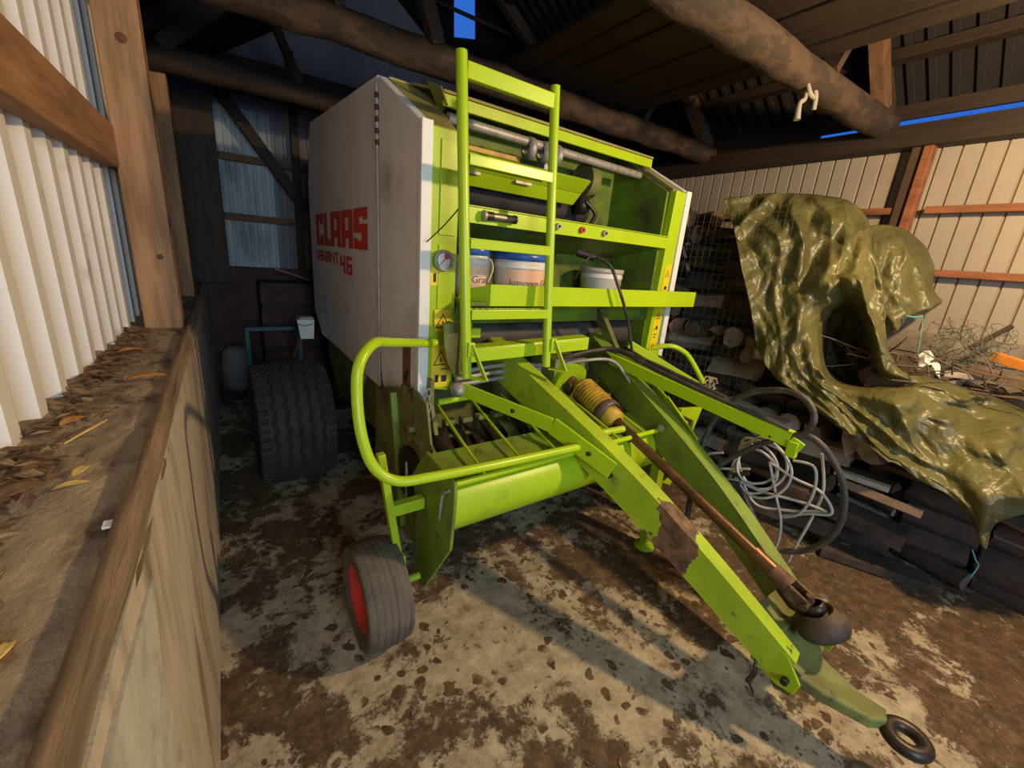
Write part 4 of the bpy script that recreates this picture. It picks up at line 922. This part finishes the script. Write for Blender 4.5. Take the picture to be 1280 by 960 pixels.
TC = [[(3.050,1.799,2.062),(3.100,1.689,2.088),(3.150,1.555,2.102),(3.200,1.426,2.101),(3.250,1.324,2.092),(3.300,1.226,2.079),(3.350,1.150,2.058),(3.400,1.091,2.015),(3.450,1.048,1.959)],
 [(2.980,1.646,1.867),(3.020,1.518,1.880),(3.050,1.406,1.882),(3.080,1.300,1.884),(3.100,1.193,1.876),(3.150,1.099,1.858),(3.200,1.036,1.840),(3.250,0.985,1.822),(3.350,0.955,1.785)],
 [(2.940,1.521,1.634),(2.970,1.401,1.642),(3.000,1.289,1.650),(3.020,1.183,1.658),(3.030,1.086,1.655),(3.050,1.000,1.647),(3.100,0.942,1.640),(3.180,0.902,1.638),(3.300,0.871,1.622)],
 [(2.920,1.392,1.384),(2.950,1.290,1.388),(2.960,1.179,1.392),(2.970,1.076,1.397),(2.960,0.996,1.465),(2.970,0.940,1.544),(3.000,0.868,1.530),(3.120,0.821,1.438),(3.250,0.793,1.418)],
 [(2.900,1.266,1.115),(2.920,1.168,1.146),(2.930,1.066,1.172),(2.950,0.986,1.208),(3.420,1.081,1.255),(3.550,1.054,1.312),(3.500,0.944,1.299),(3.100,0.731,1.244),(3.200,0.698,1.223)],
 [(2.880,1.136,0.988),(2.900,1.054,1.008),(2.910,0.966,1.036),(2.940,0.902,1.045),(3.400,0.975,0.979),(3.550,0.901,0.957),(3.500,0.782,0.979),(3.100,0.641,1.087),(3.200,0.607,1.116)],
 [(2.860,0.997,0.936),(2.880,0.908,0.935),(2.890,0.820,0.951),(2.900,0.747,0.963),(2.920,0.666,0.990),(2.960,0.596,1.021),(3.100,0.533,1.052),(3.250,0.471,1.082),(3.400,0.412,1.074)],
 [(2.840,0.864,0.869),(2.850,0.761,0.853),(2.860,0.668,0.851),(2.870,0.584,0.866),(2.900,0.496,0.894),(2.950,0.422,0.936),(3.050,0.345,0.984),(3.250,0.267,1.022),(3.400,0.152,1.018)],
 [(2.820,0.742,0.816),(2.830,0.640,0.780),(2.840,0.548,0.759),(2.850,0.449,0.762),(2.900,0.369,0.778),(2.940,0.298,0.823),(3.000,0.221,0.874),(3.100,0.135,0.912),(3.300,-0.014,0.922)],
 [(2.800,0.590,0.759),(2.800,0.495,0.730),(2.820,0.398,0.715),(2.840,0.304,0.696),(2.860,0.219,0.690),(2.850,0.156,0.716),(2.900,0.085,0.765),(2.950,0.005,0.809),(3.100,-0.118,0.832)],
 [(2.790,0.499,0.753),(2.790,0.404,0.705),(2.800,0.316,0.656),(2.810,0.209,0.630),(2.820,0.115,0.554),(2.800,0.034,0.443),(2.820,0.039,0.579),(2.860,-0.033,0.660),(2.950,-0.147,0.747)]]
def tarp_mesh(ctrl, su, sv, seed, amp, off=(-1,-.5,0)):
    g = cat_grid(ctrl, su, sv); mb = MB(); rows = []
    for i, r in enumerate(g):
        q = []
        for j, p in enumerate(r):
            s_ = V((j*.06+seed, i*.06, 0))
            wq = p+V((noise.noise(p*5), noise.noise(p*5+V((9,0,0))), noise.noise(p*5+V((0,9,0)))))*.09
            rd = 1-abs(noise.noise(V((p.x*3+seed, p.y*5.2+p.z*1.2, p.z*1.5+p.y*1.3))))*3.4      # long folds
            rd = .75*rd+.38*(1-abs(noise.noise(V((j*.045+1.3*noise.noise(p*2.2)+seed, i*.03, 4))))*3.2)
            def crease(sc):
                dd = noise.voronoi(V((wq.x*sc, wq.y*sc*1.25, wq.z*sc*.8+seed)))[0]; return min(dd[1]-dd[0], .6)/.6
            e = min(i, len(g)-1-i, 12)/12
            d = amp*(1.1*rd+.62*crease(4.0)+.34*crease(8)+.08*crease(20))*(.35+.65*e)
            q.append(p+V(off).normalized()*d)
        rows.append(q)
    mb.grid(rows, smooth=True); return mb
TP = thing('tarpaulin', 'large crumpled olive green tarpaulin draped over the front of the firewood', 'tarpaulin', (3.0,1.0,.4))
o = part('tarp_sheet', tarp_mesh(TC, 16, 14, 3.3, .075), M['tarp'], parent=TP, solid=.002)
ey = MB()
for c in [(2.93, 1.56, 1.796), (2.84, 1.173, 1.076)]: ey.lathe([(.006,-.004),(.011,-.006),(.014,0),(.011,.006)], c, (-1,-.6,.2), 14)
part('eyelet', ey, M['whiteedge'], parent=TP)
TC2 = [[(3.450,1.065,1.911),(3.500,0.994,1.935),(3.580,0.924,1.928),(3.680,0.851,1.881),(3.760,0.791,1.812)],
 [(3.420,0.983,1.741),(3.440,0.909,1.746),(3.480,0.836,1.742),(3.580,0.774,1.714),(3.720,0.726,1.686)],
 [(3.400,0.905,1.575),(3.400,0.833,1.572),(3.440,0.759,1.576),(3.560,0.707,1.565),(3.720,0.661,1.555)],
 [(3.380,0.818,1.389),(3.380,0.757,1.394),(3.420,0.706,1.420),(3.550,0.670,1.464),(3.740,0.639,1.503)],
 [(3.400,0.771,1.282),(3.380,0.720,1.312),(3.440,0.702,1.392),(3.560,0.671,1.405),(3.740,0.653,1.461)]]
o = tarp_mesh(TC2, 14, 12, 8.1, .05).obj('tarpaulin', M['tarp'], solid=.002)
tag(o, 'smaller dark olive tarpaulin hump behind the large tarpaulin, in front of the cream wall', 'tarpaulin')

# ------------------------------------------------------------------ odds and ends on the low end of the stack
nt_ = MB(); r3 = random.Random(4)
for k in range(70):
    c = V((r3.uniform(3.45,3.72), r3.uniform(.30,.62), r3.uniform(1.14,1.36))); R_ = r3.uniform(.03,.07); a0 = r3.uniform(0,6)
    ax = V((r3.uniform(-1,1),r3.uniform(-1,1),r3.uniform(-1,1))).normalized(); u = ax.orthogonal().normalized(); w_ = ax.cross(u)
    nt_.tube([c+(u*math.cos(a0+i*.8)+w_*math.sin(a0+i*.8))*R_*(1+.2*math.sin(i*2.1)) for i in range(9)], .0016, 4, sub=2)
tag(nt_.obj('tangled_netting', M['net']), 'tangled heap of grey green netting in front of the cream wall', 'netting', kind='stuff')
tg = MB()
for k in range(60):
    a = V((r3.uniform(3.2,3.55), r3.uniform(.0,1.0), r3.uniform(1.06,1.20))); d = V((r3.uniform(-.25,.2), r3.uniform(-.3,.3), r3.uniform(-.06,.12)))
    tg.tube([a, a+d*.5+V((0,0,r3.uniform(-.02,.03))), a+d], [.005,.004,.002], 5, sub=3)
tag(tg.obj('dry_twigs', M['twig']), 'scatter of thin dry twigs and brushwood on the low woodpile', 'twigs', kind='stuff')
cdp = MB(); rows = []
for i in range(6):
    rows.append([V((3.35-.03*i/5+.012*math.sin(j*1.4+i), .58-.10*j/5-.03*i/5, 1.20+.035*math.sin(j*.9)-.075*i/5)) for j in range(6)])
cdp.grid(rows, smooth=False); tag(cdp.obj('paper_bag', M['paper'], solid=.003), 'torn white paper bag lying on the low woodpile beside the tarpaulin', 'paper')
plank((3.62,.32,1.235),(3.50,.12,1.205),.05,.05,M['orange'],'bright orange board end on the low woodpile at the right edge')
plank((3.40,.46,1.115),(3.46,.30,1.125),.05,.03,M['splitpale'],'pale yellow board piece below the white paper bag')
plank((3.46,.36,1.16),(3.36,.05,1.13),.09,.05,M['split'],'brown board below the orange board end')
plank((3.58,.42,1.26),(3.66,.30,1.41),.022,.022,M['bark'],'dark stick poking up through the netting', 'stick', 'stick', up=(0,1,0))
mb = MB(); mb.tube([(3.30,.84,1.18),(3.30,.70,1.12),(3.30,.52,1.06)], .006, 6); tag(mb.obj('stick', M['twig']), 'thin grey stick beside the hanging flap of the large tarpaulin', 'stick')
mb = MB(); mb.tube([(3.34,.69,1.41),(3.34,.655,1.408),(3.35,.62,1.42)], .005, 6); mb.tube([(3.35,.62,1.42),(3.36,.60,1.30),(3.36,.585,1.20)], .002, 5); tag(mb.obj('twine', M['rope']), 'short turquoise twine hanging below the smaller tarpaulin', 'twine')
mb = MB(); mb.tube([(2.99,.07,.34),(2.98,.045,.30),(3.0,.03,.27),(2.97,.035,.22),(3.0,.05,.18)], .0035, 6); tag(mb.obj('twine', M['rope']), 'turquoise twine end dangling low under the tip of the large tarpaulin', 'twine')
# behind the left road wheel
t = thing('trailer_frame', 'dark teal metal frame behind the left road wheel', 'frame', (.4,4.25,0))
for nm, a, b_ in (('top_rail',(.22,4.25,.775),(.66,4.25,.775)),('upright',(.235,4.25,.01),(.235,4.25,.76)),('upright',(.645,4.25,.01),(.645,4.25,.76)),('lower_rail',(.24,4.25,.35),(.64,4.25,.35))):
    mb = MB(); mb.bar(a, b_, .035, .035, up=(0,1,0)); part(nm, mb, M['teal'], parent=t, bevel=.003)
t = thing('white_canister', 'small white plastic canister hung at the rear corner of the baler', 'canister', (.66,3.86,.73))
mb = MB(); mb.hexa([(.585,3.80,.76),(.69,3.80,.76),(.69,3.90,.76),(.60,3.90,.76),(.565,3.80,.925),(.70,3.80,.925),(.70,3.92,.925),(.58,3.92,.925)]); part('canister_body', mb, M['whiteedge'], parent=t, bevel=.008)
mb = MB(); mb.box((.59,3.80,.926),(.69,3.90,.945)); part('canister_lid', mb, M['clear'], parent=t, bevel=.004)
mb = MB(); mb.tube([(.575,3.795,.89),(.62,3.79,.875),(.68,3.79,.89)], .003, 6); part('cord', mb, M['black'], parent=t)
mb = MB(); mb.tube([(.60,3.85,.76),(.54,3.86,.62),(.50,3.88,.45)], .012, 8); part('support_rod', mb, M['rust'], parent=t)
mb = MB(); mb.tube([(.56,4.9,1.258),(.70,4.9,1.215),(.88,4.9,1.155)], [.016,.010,.010], 8); tag(mb.obj('red_handle_pole', M['pink']), 'pale red pole lying over the dark brickwork at the back wall', 'pole')
t = thing('stacked_crate', 'dark crate standing against the brickwork of the back wall', 'crate', (.62,5.0,0))
mb = MB(); mb.box((.42,4.85,0),(.95,5.25,1.12)); part('crate_body', mb, M['dwood_x'], parent=t, bevel=.004)
for k in range(5):
    mb = MB(); mb.box((.41,4.835,.04+k*.22),(.96,4.85,.20+k*.22)); part('slat', mb, M['brick'], parent=t, bevel=.003)
sk = MB(); 
sk.lathe([(.0001,.0),(.10,.0),(.14,.06),(.15,.25),(.12,.42),(.07,.46),(.0001,.46)], (.17,5.05,0), (0,0,1), 20)
tag(sk.obj('feed_sack', M['sheet_bd']), 'grey sack standing in the dark left corner of the back wall', 'sack')
# ------------------------------------------------------------------ leaves and crumbs on the sill
def leaf(x, y, z, L_, wd, a, m_, label, curl=.25, mid=.3):
    rows = []
    for i in range(9):
        t = i/8; w_ = wd*math.sin(PI*min(1,t*.97+.02))**.8; rows.append([V(((t-.5)*L_, s_*w_/2, curl*(abs(s_)*w_*.5)+mid*L_*.25*math.sin(t*PI)+.003)) for s_ in (-1,-.5,0,.5,1)])
    rows = [[V((p.x*math.cos(a)-p.y*math.sin(a)+x, p.x*math.sin(a)+p.y*math.cos(a)+y, p.z+z)) for p in r] for r in rows]
    mb = MB(); mb.grid(rows); return tag(mb.obj('dry_leaf', m_, solid=.0006), label, 'leaf')
zs = SZ+.008
leaf(-.262, 2.09, zs+.01, .085, .05, .4, M['leafo'], 'orange dry leaf farthest back on the sill, by the ribbed sheet')
leaf(-.182, 1.71, zs, .13, .045, .1, M['leafo'], 'long orange leaf lying mid sill behind the others')
leaf(-.292, 1.335, zs+.012, .06, .035, .9, M['leafo'], 'orange leaf against the ribbed sheet, halfway along the sill')
leaf(-.238, 1.065, zs, .045, .022, 1.2, M['leafy'], 'pale yellow leaf in the middle of the sill')
leaf(-.243, 1.005, zs, .05, .020, .2, M['leafy'], 'narrow yellow leaf just in front of the pale one')
leaf(-.30, .99, zs+.012, .07, .05, .7, M['leafb'], 'broad brown leaf at the foot of the ribbed sheet')
leaf(-.228, .60, zs, .035, .018, 1.3, M['leafy'], 'small yellow leaf fragment nearest to the camera')
mb = MB(); mb.tube([(-.285,1.20,zs+.012),(-.25,1.27,zs+.016),(-.235,1.33,zs+.01)], .0025, 6); tag(mb.obj('straw_stalk', M['leafy']), 'yellow straw stalk beside the orange leaf on the sill', 'straw')
mb = MB(); mb.box((-.178,.825,zs),(-.166,.845,zs+.004)); tag(mb.obj('paint_flake', M['whiteedge']), 'white paint flake on the grimy sill', 'flake')
mb = MB(); r4 = random.Random(9)
for k in range(420):
    y = r4.uniform(.45,2.6); u = -.40+abs(r4.gauss(0,.05))+.015
    c = W(u, y, SZ+.012+.018*max(0,(-.30-u)*8+.4)*r4.random()); a = r4.uniform(0,6.3); L_ = r4.uniform(.008,.03); w_ = L_*r4.uniform(.25,.8); tz = r4.uniform(-.006,.008)
    ca, sa = math.cos(a), math.sin(a)
    mb.k = 0 if r4.random() < .75 else 1
    mb.add([c+V((ca*L_-sa*w_*0, sa*L_, tz)), c+V((-sa*w_, ca*w_, .004)), c-V((ca*L_, sa*L_, tz)), c+V((sa*w_, -ca*w_, .001))], [(0,1,2,3)])
tag(mb.obj('leaf_litter', [M['leafb'], mat('tan_litter', (.30,.20,.11), .8, vary=.3, vscale=30)]), 'strip of brown leaf litter and crumbs along the foot of the ribbed sheet', 'leaf litter', kind='stuff')
mb = MB(); r5 = random.Random(19)
for k in range(900):
    x = r5.uniform(.0,3.4); y = r5.uniform(-.3,2.3); 
    if x < .8 and r5.random() < .5: continue
    a = r5.uniform(0,6.3); L_ = r5.uniform(.004,.014); w_ = L_*r5.uniform(.2,.7); c = V((x,y,.003)); ca, sa = math.cos(a), math.sin(a)
    mb.k = 0 if r5.random() < .7 else 1
    mb.add([c+V((ca*L_, sa*L_, .002)), c+V((-sa*w_, ca*w_, .004)), c-V((ca*L_, sa*L_, -.001)), c+V((sa*w_, -ca*w_, 0))], [(0,1,2,3)])
tag(mb.obj('floor_litter', [M['leafb'], M['split']]), 'scattered wood chips and chaff on the dirty concrete floor', 'litter', kind='stuff')

# ------------------------------------------------------------------ light, sky, camera
wd = bpy.data.worlds.new('dusk_sky'); bpy.context.scene.world = wd; wd.use_nodes = True
bg = wd.node_tree.nodes['Background']; bg.inputs[0].default_value = (.03,.155,.66,1); bg.inputs[1].default_value = .9
def area(name, loc, tgt, size, sy, power, col, spread=PI):
    l = bpy.data.lights.new(name, 'AREA'); l.shape = 'RECTANGLE'; l.size = size; l.size_y = sy; l.energy = power; l.color = col; l.spread = spread
    o = bpy.data.objects.new(name, l); C.objects.link(o); o.location = loc
    o.rotation_euler = (V(tgt)-V(loc)).to_track_quat('-Z','Y').to_euler(); return o
l = bpy.data.lights.new('work_lamp', 'POINT'); l.energy = 205; l.color = (1,.69,.35); l.shadow_soft_size = .06
o = bpy.data.objects.new('work_lamp', l); C.objects.link(o); o.location = (2.42,-.22,2.38); o.rotation_euler = (V((.9,1.2,.3))-V((2.42,-.22,2.38))).to_track_quat('-Z','Y').to_euler()
area('cool_front_fill', (.25,-2.6,1.9), (1.2,2.2,1.0), 1.3, 1.3, 75, (.72,.90,1.0))  # added cool fill from front left, for daylight from the open shed front

cam = bpy.data.cameras.new('camera'); co = bpy.data.objects.new('camera', cam); C.objects.link(co)
cam.sensor_width = 36; cam.lens = 36*524.28/1280; cam.clip_start = .02
ya, pi_, ro = map(math.radians, (36.3815, 16.6889, -4.8053))
base = Matrix(((1,0,0),(0,0,1),(0,-1,0)))
Rz = Matrix(((math.cos(ya),math.sin(ya),0),(-math.sin(ya),math.cos(ya),0),(0,0,1)))
Rx = Matrix(((1,0,0),(0,math.cos(pi_),math.sin(pi_)),(0,-math.sin(pi_),math.cos(pi_))))
Rr = Matrix(((math.cos(ro),-math.sin(ro),0),(math.sin(ro),math.cos(ro),0),(0,0,1)))
R = Rz @ Rx @ base @ Rr
cx_, cy_, cz_ = R @ V((1,0,0)), R @ V((0,-1,0)), R @ V((0,0,-1))
mw = Matrix((cx_, cy_, cz_)).transposed().to_4x4(); mw.translation = (0,0,1.55)
co.matrix_world = mw
sc = bpy.context.scene; sc.camera = co
sc.view_settings.view_transform = 'Standard'; sc.view_settings.look = 'None'; sc.view_settings.exposure = 0; sc.view_settings.gamma = 1; sc.view_settings.use_curve_mapping = False
